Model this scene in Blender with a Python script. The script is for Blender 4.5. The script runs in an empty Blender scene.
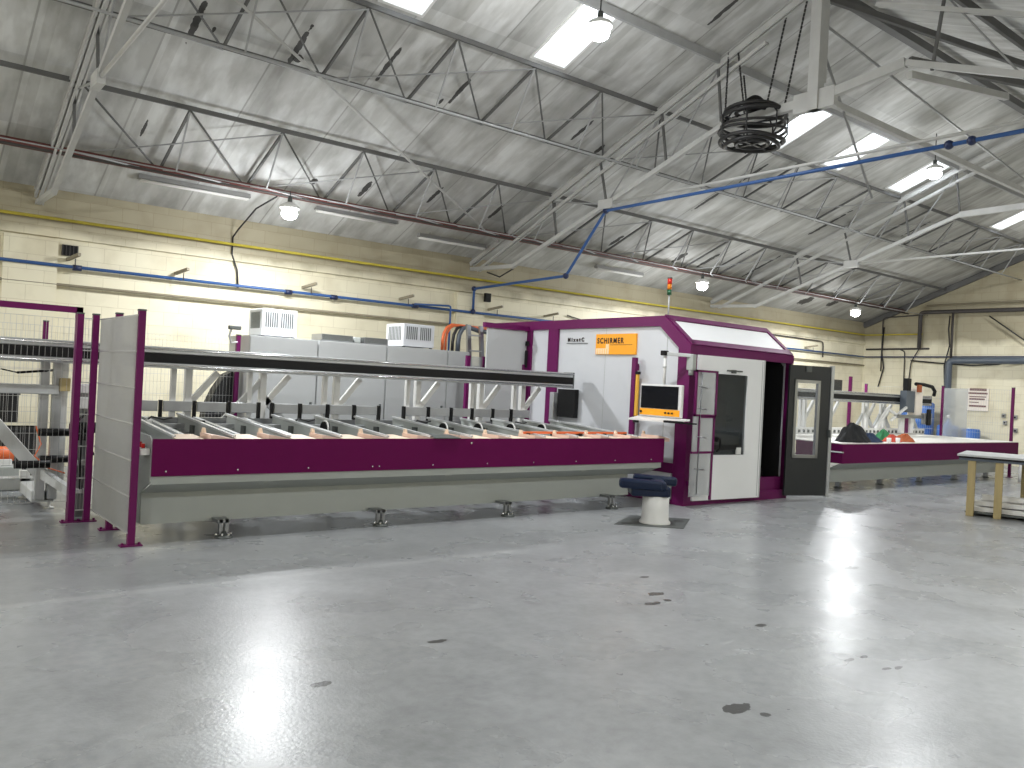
import bpy, bmesh, math, random
from mathutils import Vector, Matrix
random.seed(7)
S = bpy.context.scene
COL = S.collection
PI = math.pi

# ------------------------------------------------------------------ materials
def lin(r, g, b):
    f = lambda v: (v/255/12.92) if v/255 <= .04045 else ((v/255+.055)/1.055)**2.4
    return (f(r), f(g), f(b), 1)

def pm(name, col, rough=.5, metal=0.0, var=.08, scale=6, bump=0.0, spec=.5, emit=None, stretch=(1, 1, 1)):
    m = bpy.data.materials.new(name); m.use_nodes = True
    nt = m.node_tree; N = nt.nodes; L = nt.links
    b = N['Principled BSDF']
    tc = N.new('ShaderNodeTexCoord'); mp = N.new('ShaderNodeMapping'); mp.inputs['Scale'].default_value = stretch
    L.new(tc.outputs['Object'], mp.inputs[0])
    no = N.new('ShaderNodeTexNoise'); no.inputs['Scale'].default_value = scale; no.inputs['Detail'].default_value = 5
    L.new(mp.outputs[0], no.inputs['Vector'])
    mx = N.new('ShaderNodeMix'); mx.data_type = 'RGBA'
    c = col
    mx.inputs[6].default_value = (c[0]*(1-var), c[1]*(1-var), c[2]*(1-var), 1)
    mx.inputs[7].default_value = (min(1, c[0]*(1+var)), min(1, c[1]*(1+var)), min(1, c[2]*(1+var)), 1)
    L.new(no.outputs['Fac'], mx.inputs[0]); L.new(mx.outputs[2], b.inputs['Base Color'])
    b.inputs['Roughness'].default_value = rough; b.inputs['Metallic'].default_value = metal
    b.inputs['Specular IOR Level'].default_value = spec
    if bump:
        bp = N.new('ShaderNodeBump'); bp.inputs['Strength'].default_value = bump; bp.inputs['Distance'].default_value = .02
        L.new(no.outputs['Fac'], bp.inputs['Height']); L.new(bp.outputs[0], b.inputs['Normal'])
    if emit:
        b.inputs['Emission Color'].default_value = emit[0]; b.inputs['Emission Strength'].default_value = emit[1]
    return m

M = {}
M['purple'] = pm('purple_paint', lin(102, 18, 82), .45, spec=.25)
M['purple_d'] = pm('purple_panel', lin(96, 7, 70), .6, spec=.12)
M['panel'] = pm('white_panel_paint', lin(208, 210, 214), .4, var=.03)
M['panel_lit'] = pm('lit_panel_paint', lin(242, 243, 244), .4, var=.02)  # panel white lightened to stand in for stronger light on front faces
M['grey'] = pm('grey_machine_paint', lin(168, 172, 168), .45, var=.04)
M['grey_d'] = pm('dark_grey_paint', lin(84, 88, 86), .5)
M['lgrey'] = pm('light_grey_paint', lin(190, 192, 192), .42, var=.03)
M['alu'] = pm('aluminium', lin(178, 180, 182), .35, .45, var=.1, scale=12)
M['steel'] = pm('steel', lin(150, 152, 155), .3, .9)
M['chrome'] = pm('bright_steel', lin(225, 226, 228), .15, 1)
M['black'] = pm('black_rubber', lin(13, 13, 14), .6, spec=.3)
M['white'] = pm('white_paint', lin(228, 228, 226), .4, var=.03)
M['white_pl'] = pm('white_plastic', lin(232, 231, 228), .3, var=.02)
M['cream_pl'] = pm('cream_plastic', lin(236, 214, 190), .5, var=.05)
M['pink_pl'] = pm('pink_felt', lin(236, 206, 190), .6, var=.05)
M['orange'] = pm('orange_paint', lin(222, 108, 58), .5)
M['orange_sign'] = pm('orange_sign', lin(255, 170, 20), .5, var=.02)
M['orange_pale'] = pm('pale_print', lin(250, 222, 176), .5, var=.03)
M['ink'] = pm('black_ink', lin(40, 22, 16), .6)
M['screen'] = pm('screen_glass', lin(14, 16, 22), .2, spec=.2)
M['truss'] = pm('truss_paint', lin(184, 184, 182), .6, var=.16, scale=5)
M['truss_d'] = pm('purlin_paint', lin(96, 96, 95), .7, var=.25, scale=4)
M['rod'] = pm('rod_paint', lin(156, 157, 157), .6, var=.15)
M['blue'] = pm('blue_pipe', lin(44, 84, 142), .4)
M['blue_d'] = pm('blue_fitting', lin(24, 38, 76), .4)
M['yellow'] = pm('yellow_pipe', lin(176, 160, 52), .6, var=.15)
M['redpipe'] = pm('red_brown_pipe', lin(100, 50, 46), .5, var=.2)
M['brownpipe'] = pm('brown_conduit', lin(140, 132, 112), .6, var=.15)
M['darkpipe'] = pm('dark_pipe', lin(62, 58, 56), .6, var=.2)
M['greypipe'] = pm('grey_duct', lin(84, 92, 102), .4)
M['cable'] = pm('black_cable', lin(28, 27, 28), .5)
M['wood'] = pm('pale_pine', lin(176, 158, 112), .6, var=.22, scale=3, stretch=(8, 8, 1))
M['navy'] = pm('navy_vinyl', lin(8, 26, 54), .3, spec=.35)
M['fabric_b'] = pm('black_fabric', lin(18, 19, 20), .9, bump=.4, scale=20)
M['fabric_n'] = pm('navy_fabric', lin(28, 44, 70), .9, bump=.4, scale=20)
M['fabric_r'] = pm('red_fabric', lin(180, 66, 46), .8, bump=.4)
M['fabric_o'] = pm('orange_brown_fabric', lin(160, 84, 44), .8, bump=.4)
M['fabric_g'] = pm('green_fabric', lin(44, 118, 74), .8, bump=.4)
M['door_d'] = pm('charcoal_door_lining', lin(34, 37, 39), .45)
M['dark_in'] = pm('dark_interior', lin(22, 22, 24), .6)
M['barrel'] = pm('blue_drum_plastic', lin(60, 105, 175), .4)
M['deck'] = pm('white_deck', lin(232, 230, 222), .45, var=.03)
M['paper'] = pm('paper', lin(232, 222, 210), .7, var=.04)
M['text_m'] = pm('faded_maroon_ink', lin(122, 92, 90), .7)
M['red'] = pm('red_lens', lin(215, 40, 25), .3)
M['amber'] = pm('amber_lens', lin(225, 130, 30), .3)
M['green'] = pm('green_lens', lin(30, 90, 55), .3)
M['gyellow'] = pm('yellow_strip', lin(230, 176, 60), .5)
M['wire'] = pm('galvanised_wire', lin(190, 190, 190), .4, .5)
M['bulb'] = pm('lamp_glow', (1, 1, 1, 1), .4, emit=((1, .99, .97, 1), 30))
M['tube_off'] = pm('unlit_tube_fitting', lin(140, 140, 138), .5)
M['box_black'] = pm('black_boxes', lin(26, 27, 29), .6)

def glass(name, col, alpha, rough=.05):
    m = bpy.data.materials.new(name); m.use_nodes = True
    nt = m.node_tree; N = nt.nodes; L = nt.links
    b = N['Principled BSDF']; b.inputs['Base Color'].default_value = col; b.inputs['Roughness'].default_value = rough
    tr = N.new('ShaderNodeBsdfTransparent'); mx = N.new('ShaderNodeMixShader'); mx.inputs[0].default_value = alpha
    L.new(tr.outputs[0], mx.inputs[1]); L.new(b.outputs[0], mx.inputs[2])
    L.new(mx.outputs[0], N['Material Output'].inputs[0])
    return m
M['pane2'] = glass('door_glass', lin(120, 126, 130), .22)
M['pane'] = glass('tinted_pane', lin(70, 76, 80), .45)
M['skypane'] = glass('rooflight_pane', lin(225, 235, 250), .12)
M['acrylic'] = glass('clear_acrylic', lin(196, 200, 202), .4, .15)
M['haze'] = glass('hazy_polycarbonate', lin(158, 161, 164), .38, .3)
M['plate'] = pm('brushed_plate', lin(158, 160, 162), .4, .35, var=.3, scale=4)
M['rail_w'] = pm('bright_rail', lin(214, 216, 216), .3, .2)
M['divider'] = pm('divider_sheet', lin(176, 180, 176), .4, var=.04)

# floor ---------------------------------------------------------------
def floor_mat():
    m = bpy.data.materials.new('painted_concrete'); m.use_nodes = True
    nt = m.node_tree; N = nt.nodes; L = nt.links; b = N['Principled BSDF']
    tc = N.new('ShaderNodeTexCoord'); P = tc.outputs['Object']
    def noise(s, d=5, v=P):
        n = N.new('ShaderNodeTexNoise'); n.inputs['Scale'].default_value = s; n.inputs['Detail'].default_value = d
        L.new(v, n.inputs['Vector']); return n.outputs['Fac']
    def ramp(f, a, c0, bb, c1):
        r = N.new('ShaderNodeValToRGB'); r.color_ramp.elements[0].position = a; r.color_ramp.elements[0].color = c0
        r.color_ramp.elements[1].position = bb; r.color_ramp.elements[1].color = c1
        L.new(f, r.inputs[0]); return r.outputs[0]
    def mix(fac, a, c, mode='MIX'):
        x = N.new('ShaderNodeMix'); x.data_type = 'RGBA'; x.blend_type = mode
        if isinstance(fac, float): x.inputs[0].default_value = fac
        else: L.new(fac, x.inputs[0])
        for s, v in ((6, a), (7, c)):
            if isinstance(v, tuple): x.inputs[s].default_value = v
            else: L.new(v, x.inputs[s])
        return x.outputs[2]
    def mth(op, a, c=None):
        x = N.new('ShaderNodeMath'); x.operation = op
        for i, v in enumerate((a, c)):
            if v is None: continue
            if isinstance(v, (int, float)): x.inputs[i].default_value = v
            else: L.new(v, x.inputs[i])
        return x.outputs[0]
    base = ramp(noise(.45), .3, lin(152, 154, 156), .7, lin(167, 169, 170))
    base = mix(.35, base, ramp(noise(3.5, 8), .25, lin(116, 118, 119), .75, lin(164, 166, 167)), 'MIX')
    base = mix(.5, base, ramp(noise(14, 8), .3, (.80, .80, .80, 1), .62, (1.06, 1.06, 1.06, 1)), 'MULTIPLY')
    base = mix(.45, base, ramp(noise(1.1, 9), .36, (.78, .78, .78, 1), .55, (1, 1, 1, 1)), 'MULTIPLY')
    sx = N.new('ShaderNodeSeparateXYZ'); L.new(P, sx.inputs[0])
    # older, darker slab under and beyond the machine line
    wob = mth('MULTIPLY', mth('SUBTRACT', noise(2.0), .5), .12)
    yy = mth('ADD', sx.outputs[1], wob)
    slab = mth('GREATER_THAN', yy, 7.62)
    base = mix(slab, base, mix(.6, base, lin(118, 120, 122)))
    # pale scraped seam
    seam = mth('LESS_THAN', mth('ABSOLUTE', mth('SUBTRACT', yy, 6.15)), .06)
    seam = mth('MULTIPLY', seam, mth('LESS_THAN', sx.outputs[0], 5.0))
    base = mix(mth('MULTIPLY', seam, mth('MULTIPLY', noise(3), .35)), base, lin(190, 191, 190))
    table_shadow = mth('MULTIPLY', mth('GREATER_THAN', yy, 6.18), mth('LESS_THAN', sx.outputs[0], 5.6))  # shadow of the long table painted into the floor colour
    base = mix(mth('MULTIPLY', table_shadow, .22), base, lin(110, 112, 114))
    # diagonal crack
    ck = mth('ABSOLUTE', mth('ADD', mth('ADD', mth('MULTIPLY', sx.outputs[0], .36), mth('MULTIPLY', sx.outputs[1], -1)), mth('ADD', .62, mth('MULTIPLY', mth('SUBTRACT', noise(1.5), .5), .25))))
    base = mix(mth('MULTIPLY', mth('LESS_THAN', ck, .006), .18), base, lin(120, 120, 118))
    # speckles
    v = N.new('ShaderNodeTexVoronoi'); v.inputs['Scale'].default_value = 3.2; L.new(P, v.inputs['Vector'])
    sp = mth('LESS_THAN', v.outputs['Distance'], .045)
    base = mix(mth('MULTIPLY', sp, mth('GREATER_THAN', noise(1.1), .52)), base, lin(96, 95, 92))
    # chipped dark marks
    marks = [(4.95, 4.36, .10, .05), (4.72, 4.17, .09, .04), (4.9, 4.18, .05, .03), (3.55, 2.55, .11, .06), (3.62, 2.42, .03, .025),
             (4.84, 2.66, .055, .022), (4.98, 2.64, .05, .02), (4.9, 2.45, .05, .022), (4.98, 2.42, .05, .02), (4.98, 3.40, .05, .035),
             (7.74, 4.41, .16, .06), (7.5, 4.15, .1, .05), (5.3, 4.8, .06, .03), (1.9, 3.9, .06, .04), (2.8, 4.2, .07, .03)]
    for (x, y, rx, ry) in marks:
        dx = mth('DIVIDE', mth('SUBTRACT', sx.outputs[0], x), rx); dy = mth('DIVIDE', mth('SUBTRACT', sx.outputs[1], y), ry)
        d = mth('ADD', mth('MULTIPLY', dx, dx), mth('MULTIPLY', dy, dy))
        d = mth('ADD', d, mth('MULTIPLY', mth('SUBTRACT', noise(14), .5), 3.0))
        base = mix(mth('MULTIPLY', mth('LESS_THAN', d, .8), .85), base, lin(52, 51, 49))
    L.new(base, b.inputs['Base Color'])
    L.new(ramp(noise(1.3, 6), .3, (.23, .23, .23, 1), .75, (.36, .36, .36, 1)), b.inputs['Roughness'])
    b.inputs['Specular IOR Level'].default_value = .42
    bp = N.new('ShaderNodeBump'); bp.inputs['Strength'].default_value = .3; bp.inputs['Distance'].default_value = .004
    L.new(noise(45, 3), bp.inputs['Height']); L.new(bp.outputs[0], b.inputs['Normal'])
    return m

STAINS = [(2.88, 10.1, .10, .30), (4.12, 10.0, .09, .32), (5.32, 9.85, .08, .28), (6.53, 9.9, .08, .24), (8.95, 9.95, .08, .26), (9.62, 10.2, .1, .12),
          (2.85, 12.2, .05, .17), (5.55, 12.6, .13, .08), (6.44, 12.5, .11, .2), (7.68, 12.3, .09, .22), (9.1, 12.4, .1, .2), (3.1, 10.15, .05, .05), (4.2, 10.2, .15, .06),
          (6.4, 10.2, .05, .05), (17.0, 10.4, .12, .5), (13.2, 9.7, .1, .3), (13.1, 10.6, .1, .4), (17.3, 12.3, .1, .5), (15.5, 12.5, .15, .3), (16.1, 12.3, .1, .4),
          (14.6, 12.6, .2, .2), (19.8, 9.7, .1, .3), (20.5, 12.6, .1, .3), (12.4, 12.5, .12, .2), (11.2, 10.0, .08, .25), (21.0, 13.4, .5, .2), (22.2, 13.3, .4, .15),
          (1.0, 12.4, .05, .2), (3.2, 7.3, .1, .3), (9.0, 7.2, .08, .3), (14, 4.2, .2, .3), (13.1, 3.9, .2, .2)]
def roof_mat():
    m = bpy.data.materials.new('whitewashed_roof_sheet'); m.use_nodes = True
    nt = m.node_tree; N = nt.nodes; L = nt.links; b = N['Principled BSDF']
    tc = N.new('ShaderNodeTexCoord'); P = tc.outputs['Object']
    def mapped(sc):
        mp = N.new('ShaderNodeMapping'); mp.inputs['Scale'].default_value = sc; L.new(P, mp.inputs[0]); return mp.outputs[0]
    def noise(s, v, d=5):
        n = N.new('ShaderNodeTexNoise'); n.inputs['Scale'].default_value = s; n.inputs['Detail'].default_value = d
        L.new(v, n.inputs['Vector']); return n.outputs['Fac']
    def ramp(f, a, c0, bb, c1):
        r = N.new('ShaderNodeValToRGB'); r.color_ramp.elements[0].position = a; r.color_ramp.elements[0].color = c0
        r.color_ramp.elements[1].position = bb; r.color_ramp.elements[1].color = c1
        L.new(f, r.inputs[0]); return r.outputs[0]
    def mix(fac, a, c, mode='MIX'):
        x = N.new('ShaderNodeMix'); x.data_type = 'RGBA'; x.blend_type = mode
        if isinstance(fac, float): x.inputs[0].default_value = fac
        else: L.new(fac, x.inputs[0])
        for s, v in ((6, a), (7, c)):
            if isinstance(v, tuple): x.inputs[s].default_value = v
            else: L.new(v, x.inputs[s])
        return x.outputs[2]
    def mth(op, a, c=None):
        x = N.new('ShaderNodeMath'); x.operation = op
        for i, v in enumerate((a, c)):
            if v is None: continue
            if isinstance(v, (int, float)): x.inputs[i].default_value = v
            else: L.new(v, x.inputs[i])
        return x.outputs[0]
    W = (1, 1, 1, 1)
    base = ramp(noise(.8, P), .3, lin(206, 207, 206), .7, lin(226, 227, 226))
    streak = ramp(noise(1.0, mapped((3.0, .35, .35)), 4), .36, (.70, .69, .67, 1), .6, W)
    base = mix(.75, base, streak, 'MULTIPLY')
    base = mix(.55, base, ramp(noise(1.6, mapped((1.4, .6, .6)), 7), .33, (.55, .54, .52, 1), .52, W), 'MULTIPLY')
    sx = N.new('ShaderNodeSeparateXYZ'); L.new(P, sx.inputs[0])
    # darker towards the far end of the shed
    far = ramp(mth('ADD', mth('DIVIDE', sx.outputs[0], 26.0), mth('MULTIPLY', noise(2.2, mapped((3, .5, .5))), .35)), .55, W, 1.0, (.68, .67, .64, 1))
    base = mix(1.0, base, far, 'MULTIPLY')
    # sheet joints running up the slope
    fr = mth('FRACT', mth('DIVIDE', sx.outputs[0], 1.3))
    j = mth('LESS_THAN', fr, .018); j2 = mth('LESS_THAN', mth('ABSOLUTE', mth('SUBTRACT', fr, .12)), .05)
    base = mix(mth('MULTIPLY', j, .45), base, lin(110, 107, 102))
    base = mix(mth('MULTIPLY', j2, .22), base, lin(140, 138, 133))
    nz = noise(9, P)
    wn = N.new('ShaderNodeTexWhiteNoise'); wn.noise_dimensions = '2D'
    cc = N.new('ShaderNodeCombineXYZ'); L.new(mth('FLOOR', mth('DIVIDE', sx.outputs[0], .65)), cc.inputs[0]); L.new(mth('FLOOR', mth('DIVIDE', mth('ADD', sx.outputs[1], .15), 1.28)), cc.inputs[1])
    L.new(cc.outputs[0], wn.inputs['Vector'])
    base = mix(.9, base, ramp(wn.outputs['Value'], 0.0, (.80, .80, .79, 1), .6, W), 'MULTIPLY')
    vn = noise(3.5, mapped((1.6, .5, .5)), 8)
    base = mix(.4, base, ramp(vn, .42, (.62, .61, .59, 1), .56, W), 'MULTIPLY')
    for (x, y, rx, ry) in STAINS:
        dx = mth('DIVIDE', mth('SUBTRACT', sx.outputs[0], x), rx*.5); dy = mth('DIVIDE', mth('SUBTRACT', sx.outputs[1], y), ry*1.25)
        d = mth('ADD', mth('ADD', mth('MULTIPLY', dx, dx), mth('MULTIPLY', dy, dy)), mth('MULTIPLY', mth('SUBTRACT', nz, .5), 2.2))
        base = mix(mth('MULTIPLY', mth('LESS_THAN', d, .8), .9), base, lin(30, 28, 26))
    L.new(base, b.inputs['Base Color']); b.inputs['Roughness'].default_value = .75
    return m

def wall_mat():
    m = bpy.data.materials.new('cream_painted_block'); m.use_nodes = True
    nt = m.node_tree; N = nt.nodes; L = nt.links; b = N['Principled BSDF']
    g = N.new('ShaderNodeNewGeometry'); sx = N.new('ShaderNodeSeparateXYZ'); L.new(g.outputs['Position'], sx.inputs[0])
    ad = N.new('ShaderNodeMath'); ad.operation = 'ADD'; L.new(sx.outputs[0], ad.inputs[0]); L.new(sx.outputs[1], ad.inputs[1])
    cb = N.new('ShaderNodeCombineXYZ'); L.new(ad.outputs[0], cb.inputs[0]); L.new(sx.outputs[2], cb.inputs[1])
    br = N.new('ShaderNodeTexBrick'); L.new(cb.outputs[0], br.inputs['Vector'])
    br.inputs['Scale'].default_value = 1; br.inputs['Brick Width'].default_value = .46; br.inputs['Row Height'].default_value = .225
    br.inputs['Mortar Size'].default_value = .004; br.inputs['Color1'].default_value = lin(226, 219, 194); br.inputs['Color2'].default_value = lin(222, 215, 189)
    br.inputs['Mortar'].default_value = lin(205, 196, 170)
    no = N.new('ShaderNodeTexNoise'); no.inputs['Scale'].default_value = 1.7; no.inputs['Detail'].default_value = 7; L.new(g.outputs['Position'], no.inputs['Vector'])
    r = N.new('ShaderNodeValToRGB'); r.color_ramp.elements[0].position = .3; r.color_ramp.elements[0].color = (.78, .75, .70, 1)
    r.color_ramp.elements[1].position = .5; r.color_ramp.elements[1].color = (1, 1, 1, 1); L.new(no.outputs['Fac'], r.inputs[0])
    mx = N.new('ShaderNodeMix'); mx.data_type = 'RGBA'; mx.blend_type = 'MULTIPLY'; mx.inputs[0].default_value = .7
    L.new(br.outputs['Color'], mx.inputs[6]); L.new(r.outputs[0], mx.inputs[7])
    # grime with lamp-hood shade painted in, high on the wall, ragged lower edge
    a2 = N.new('ShaderNodeMath'); a2.operation = 'MULTIPLY_ADD'; L.new(no.outputs['Fac'], a2.inputs[0]); a2.inputs[1].default_value = .5; L.new(sx.outputs[2], a2.inputs[2])
    r2 = N.new('ShaderNodeValToRGB'); r2.color_ramp.elements[0].position = .0; r2.color_ramp.elements[0].color = (1, 1, 1, 1)
    r2.color_ramp.elements[1].position = 1; r2.color_ramp.elements[1].color = (.50, .48, .44, 1)
    mr = N.new('ShaderNodeMapRange'); mr.inputs['From Min'].default_value = 3.66; mr.inputs['From Max'].default_value = 3.86; L.new(a2.outputs[0], mr.inputs['Value'])
    L.new(mr.outputs[0], r2.inputs[0])
    m2 = N.new('ShaderNodeMix'); m2.data_type = 'RGBA'; m2.blend_type = 'MULTIPLY'; m2.inputs[0].default_value = 1
    L.new(mx.outputs[2], m2.inputs[6]); L.new(r2.outputs[0], m2.inputs[7])
    L.new(m2.outputs[2], b.inputs['Base Color']); b.inputs['Roughness'].default_value = .6
    bp = N.new('ShaderNodeBump'); bp.inputs['Strength'].default_value = .3; bp.inputs['Distance'].default_value = .01
    L.new(br.outputs['Fac'], bp.inputs['Height']); bp.invert = True; L.new(bp.outputs[0], b.inputs['Normal'])
    return m
M['floor'] = floor_mat(); M['roof'] = roof_mat(); M['wall'] = wall_mat()

# ------------------------------------------------------------------ mesh builder
ROOTLOC = {}
def root_loc(o):
    while o.parent is not None: o = o.parent
    return Vector(ROOTLOC.get(o.name, (0, 0, 0)))

class MB:
    def __init__(s): s.bm = bmesh.new()
    def _hex(s, pts, bev=0):
        vs = [s.bm.verts.new(p) for p in pts]
        fs = [s.bm.faces.new([vs[i] for i in f]) for f in ((0, 3, 2, 1), (4, 5, 6, 7), (0, 1, 5, 4), (1, 2, 6, 5), (2, 3, 7, 6), (3, 0, 4, 7))]
        if bev:
            es = set()
            for f in fs: es.update(f.edges)
            bmesh.ops.bevel(s.bm, geom=list(es), offset=bev, segments=2, affect='EDGES', profile=.5)
        return s
    def bx(s, x0, x1, y0, y1, z0, z1, bev=0):
        return s._hex([(x0, y0, z0), (x1, y0, z0), (x1, y1, z0), (x0, y1, z0), (x0, y0, z1), (x1, y0, z1), (x1, y1, z1), (x0, y1, z1)], bev)
    def bar(s, p, q, w, h, up=(0, 0, 1), bev=0):
        p = Vector(p); q = Vector(q); d = (q-p).normalized(); u = Vector(up)
        if abs(d.dot(u)) > .98: u = Vector((1, 0, 0))
        a = d.cross(u).normalized(); c = a.cross(d).normalized(); a *= w/2; c *= h/2
        return s._hex([p-a-c, q-a-c, q+a-c, p+a-c, p-a+c, q-a+c, q+a+c, p+a+c], bev)
    def tube(s, p, q, r, n=8, r2=None, cap=True):
        p = Vector(p); q = Vector(q); d = (q-p).normalized(); u = Vector((0, 0, 1)) if abs(d.z) < .95 else Vector((1, 0, 0))
        a = d.cross(u).normalized(); c = a.cross(d); r2 = r if r2 is None else r2
        A = [s.bm.verts.new(p+(a*math.cos(t)+c*math.sin(t))*r) for t in [2*PI*i/n for i in range(n)]]
        B = [s.bm.verts.new(q+(a*math.cos(t)+c*math.sin(t))*r2) for t in [2*PI*i/n for i in range(n)]]
        for i in range(n):
            f = s.bm.faces.new((A[i], A[(i+1) % n], B[(i+1) % n], B[i])); f.smooth = n > 5
        if cap: s.bm.faces.new(list(reversed(A))); s.bm.faces.new(B)
        return s
    def path(s, pts, r, n=8, closed=False):
        pts = [Vector(p) for p in pts]; rings = []; m = len(pts); prev = None
        for i, p in enumerate(pts):
            if closed: d = (pts[(i+1) % m]-pts[i-1]).normalized()
            else: d = (pts[min(i+1, m-1)]-pts[max(i-1, 0)]).normalized()
            if prev is None:
                u = Vector((0, 0, 1)) if abs(d.z) < .9 else Vector((1, 0, 0)); a = d.cross(u).normalized()
            else: a = (prev-d*prev.dot(d)).normalized()
            prev = a; c = d.cross(a)
            rings.append([s.bm.verts.new(p+(a*math.cos(2*PI*k/n)+c*math.sin(2*PI*k/n))*r) for k in range(n)])
        for i in range(m if closed else m-1):
            A, B = rings[i], rings[(i+1) % m]
            for k in range(n):
                f = s.bm.faces.new((A[k], A[(k+1) % n], B[(k+1) % n], B[k])); f.smooth = True
        if not closed: s.bm.faces.new(list(reversed(rings[0]))); s.bm.faces.new(rings[-1])
        return s
    def lathe(s, c, prof, n=24):
        c = Vector(c); R = []
        for (r, z) in prof: R.append([s.bm.verts.new(c+Vector((max(r, 1e-4)*math.cos(2*PI*k/n), max(r, 1e-4)*math.sin(2*PI*k/n), z))) for k in range(n)])
        for i in range(len(R)-1):
            for k in range(n):
                f = s.bm.faces.new((R[i][k], R[i][(k+1) % n], R[i+1][(k+1) % n], R[i+1][k])); f.smooth = True
        s.bm.faces.new(list(reversed(R[0]))); s.bm.faces.new(R[-1])
        return s
    def prism(s, pts, off):
        off = Vector(off); A = [s.bm.verts.new(p) for p in pts]; B = [s.bm.verts.new(Vector(p)+off) for p in pts]; n = len(A)
        s.bm.faces.new(A); s.bm.faces.new(list(reversed(B)))
        for i in range(n): s.bm.faces.new((A[i], B[i], B[(i+1) % n], A[(i+1) % n]))
        return s
    def sphere(s, c, r, sc=(1, 1, 1), n=12, noise=0):
        g = bmesh.ops.create_icosphere(s.bm, subdivisions=3, radius=r)
        rnd = random.Random(int(c[0]*97+c[1]*31))
        ph = [rnd.uniform(0, 6) for _ in range(6)]
        for v in g['verts']:
            k = 1
            if noise:
                k += noise*(math.sin(v.co.x/r*4+ph[0])*math.sin(v.co.y/r*5+ph[1])+.6*math.sin(v.co.z/r*7+ph[2])*math.sin(v.co.x/r*8+ph[3]))
            v.co = Vector((v.co.x*sc[0]*k, v.co.y*sc[1]*k, v.co.z*sc[2]*k))+Vector(c)
        for v in g['verts']:
            for f in v.link_faces: f.smooth = True
        return s
    def build(s, name, mat, parent=None, kind=None, origin=None):
        bmesh.ops.recalc_face_normals(s.bm, faces=s.bm.faces[:])
        me = bpy.data.meshes.new(name)
        if parent is not None: o0 = root_loc(parent)
        elif origin is not None: o0 = Vector(origin)
        else:
            xs = [v.co.x for v in s.bm.verts]; ys = [v.co.y for v in s.bm.verts]; zs = [v.co.z for v in s.bm.verts]
            o0 = Vector(((min(xs)+max(xs))/2, (min(ys)+max(ys))/2, min(zs)))
        for v in s.bm.verts: v.co -= o0
        s.bm.to_mesh(me); s.bm.free()
        me.materials.append(M[mat] if isinstance(mat, str) else mat)
        o = bpy.data.objects.new(name, me); COL.objects.link(o)
        if parent is not None: o.parent = parent
        else: o.location = o0; ROOTLOC[o.name] = tuple(o0)
        if kind: o['kind'] = kind
        return o

def tag(o, label, cat, group=None):
    o['label'] = label; o['category'] = cat
    if group: o['group'] = group
    return o
def thing(name, loc, label, cat, group=None):
    o = bpy.data.objects.new(name, None); o.empty_display_size = .2; COL.objects.link(o)
    o.location = loc; ROOTLOC[o.name] = tuple(loc)
    return tag(o, label, cat, group)
def copy_tree(o, loc, label):
    c = o.copy(); COL.objects.link(c); c.location = loc; ROOTLOC[c.name] = tuple(loc); c['label'] = label
    def rec(src, dst):
        for ch in [x for x in COL.objects if x.parent == src]:
            k = ch.copy(); COL.objects.link(k); k.parent = dst; rec(ch, k)
    rec(o, c); return c
def text(name, s, size, mat, parent, origin, xdir, ydir, bold=.0, ext=.002, space=1.0, xs=1.0):
    cu = bpy.data.curves.new(name, 'FONT'); cu.body = s; cu.size = size; cu.extrude = ext; cu.offset = bold; cu.space_character = space
    tmp = bpy.data.objects.new(name, cu); COL.objects.link(tmp)
    dg = bpy.context.evaluated_depsgraph_get(); me = bpy.data.meshes.new_from_object(tmp.evaluated_get(dg))
    bpy.data.objects.remove(tmp)
    X = Vector(xdir); Y = Vector(ydir); Z = X.cross(Y); o0 = root_loc(parent)
    for v in me.vertices: v.co = Vector(origin)-o0+X*v.co.x*xs+Y*v.co.y+Z*v.co.z
    me.materials.clear(); me.materials.append(M[mat])
    o = bpy.data.objects.new(name, me); COL.objects.link(o); o.parent = parent; return o

# ------------------------------------------------------------------ the shed
XL, XR, YB, YF, RY = -6.0, 25.4, 14.0, -1.6, 6.2
SL = .395
def RZ(y, off=0.25): return 3.92+off+((14-y) if y >= RY else (14-(2*RY-y)))*SL
EAVE = RZ(YB)
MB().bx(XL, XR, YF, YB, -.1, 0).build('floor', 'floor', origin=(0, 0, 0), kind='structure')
MB().bx(XL-.2, XR+.2, YB, YB+.2, 0, EAVE).build('wall_back', 'wall', kind='structure')
MB().bx(XL-.2, XR+.2, YF-.2, YF, 0, EAVE).build('wall_front', 'wall', kind='structure')
for n, x in (('wall_left', XL-.2), ('wall_right', XR)):
    MB().prism([(x, YF, 0), (x, YB, 0), (x, YB, EAVE), (x, RY, RZ(RY)), (x, YF, EAVE)], (.2, 0, 0)).build(n, 'wall', kind='structure')
# roof with openings for the rooflights
SKY = [4.68, 7.06, 9.9, 12.36, 14.33, 16.8, 19.3, 21.95]
SKY = [a for a in SKY if a not in (9.9, 19.3)]
SW = .58; SY0, SY1 = 7.84, 8.93
bm = MB()
xb = sorted([XL-.2, XR+.2]+SKY+[a+SW for a in SKY]); yb = [RY, SY0, SY1, YB+.2]
for i in range(len(xb)-1):
    for j in range(3):
        if j == 1 and any(abs(xb[i]-a) < 1e-6 for a in SKY): continue
        y0, y1 = yb[j], yb[j+1]
        bm.prism([(xb[i], y0, RZ(y0)), (xb[i], y1, RZ(y1)), (xb[i], y1, RZ(y1)+.06), (xb[i], y0, RZ(y0)+.06)], (xb[i+1]-xb[i], 0, 0))
bm.prism([(XL-.2, YF-.2, RZ(YF-.2)), (XL-.2, RY, RZ(RY)), (XL-.2, RY, RZ(RY)+.06), (XL-.2, YF-.2, RZ(YF-.2)+.06)], (XR-XL+.4, 0, 0))
bm.build('ceiling', 'roof', origin=(0, 0, 0), kind='structure')
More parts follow.
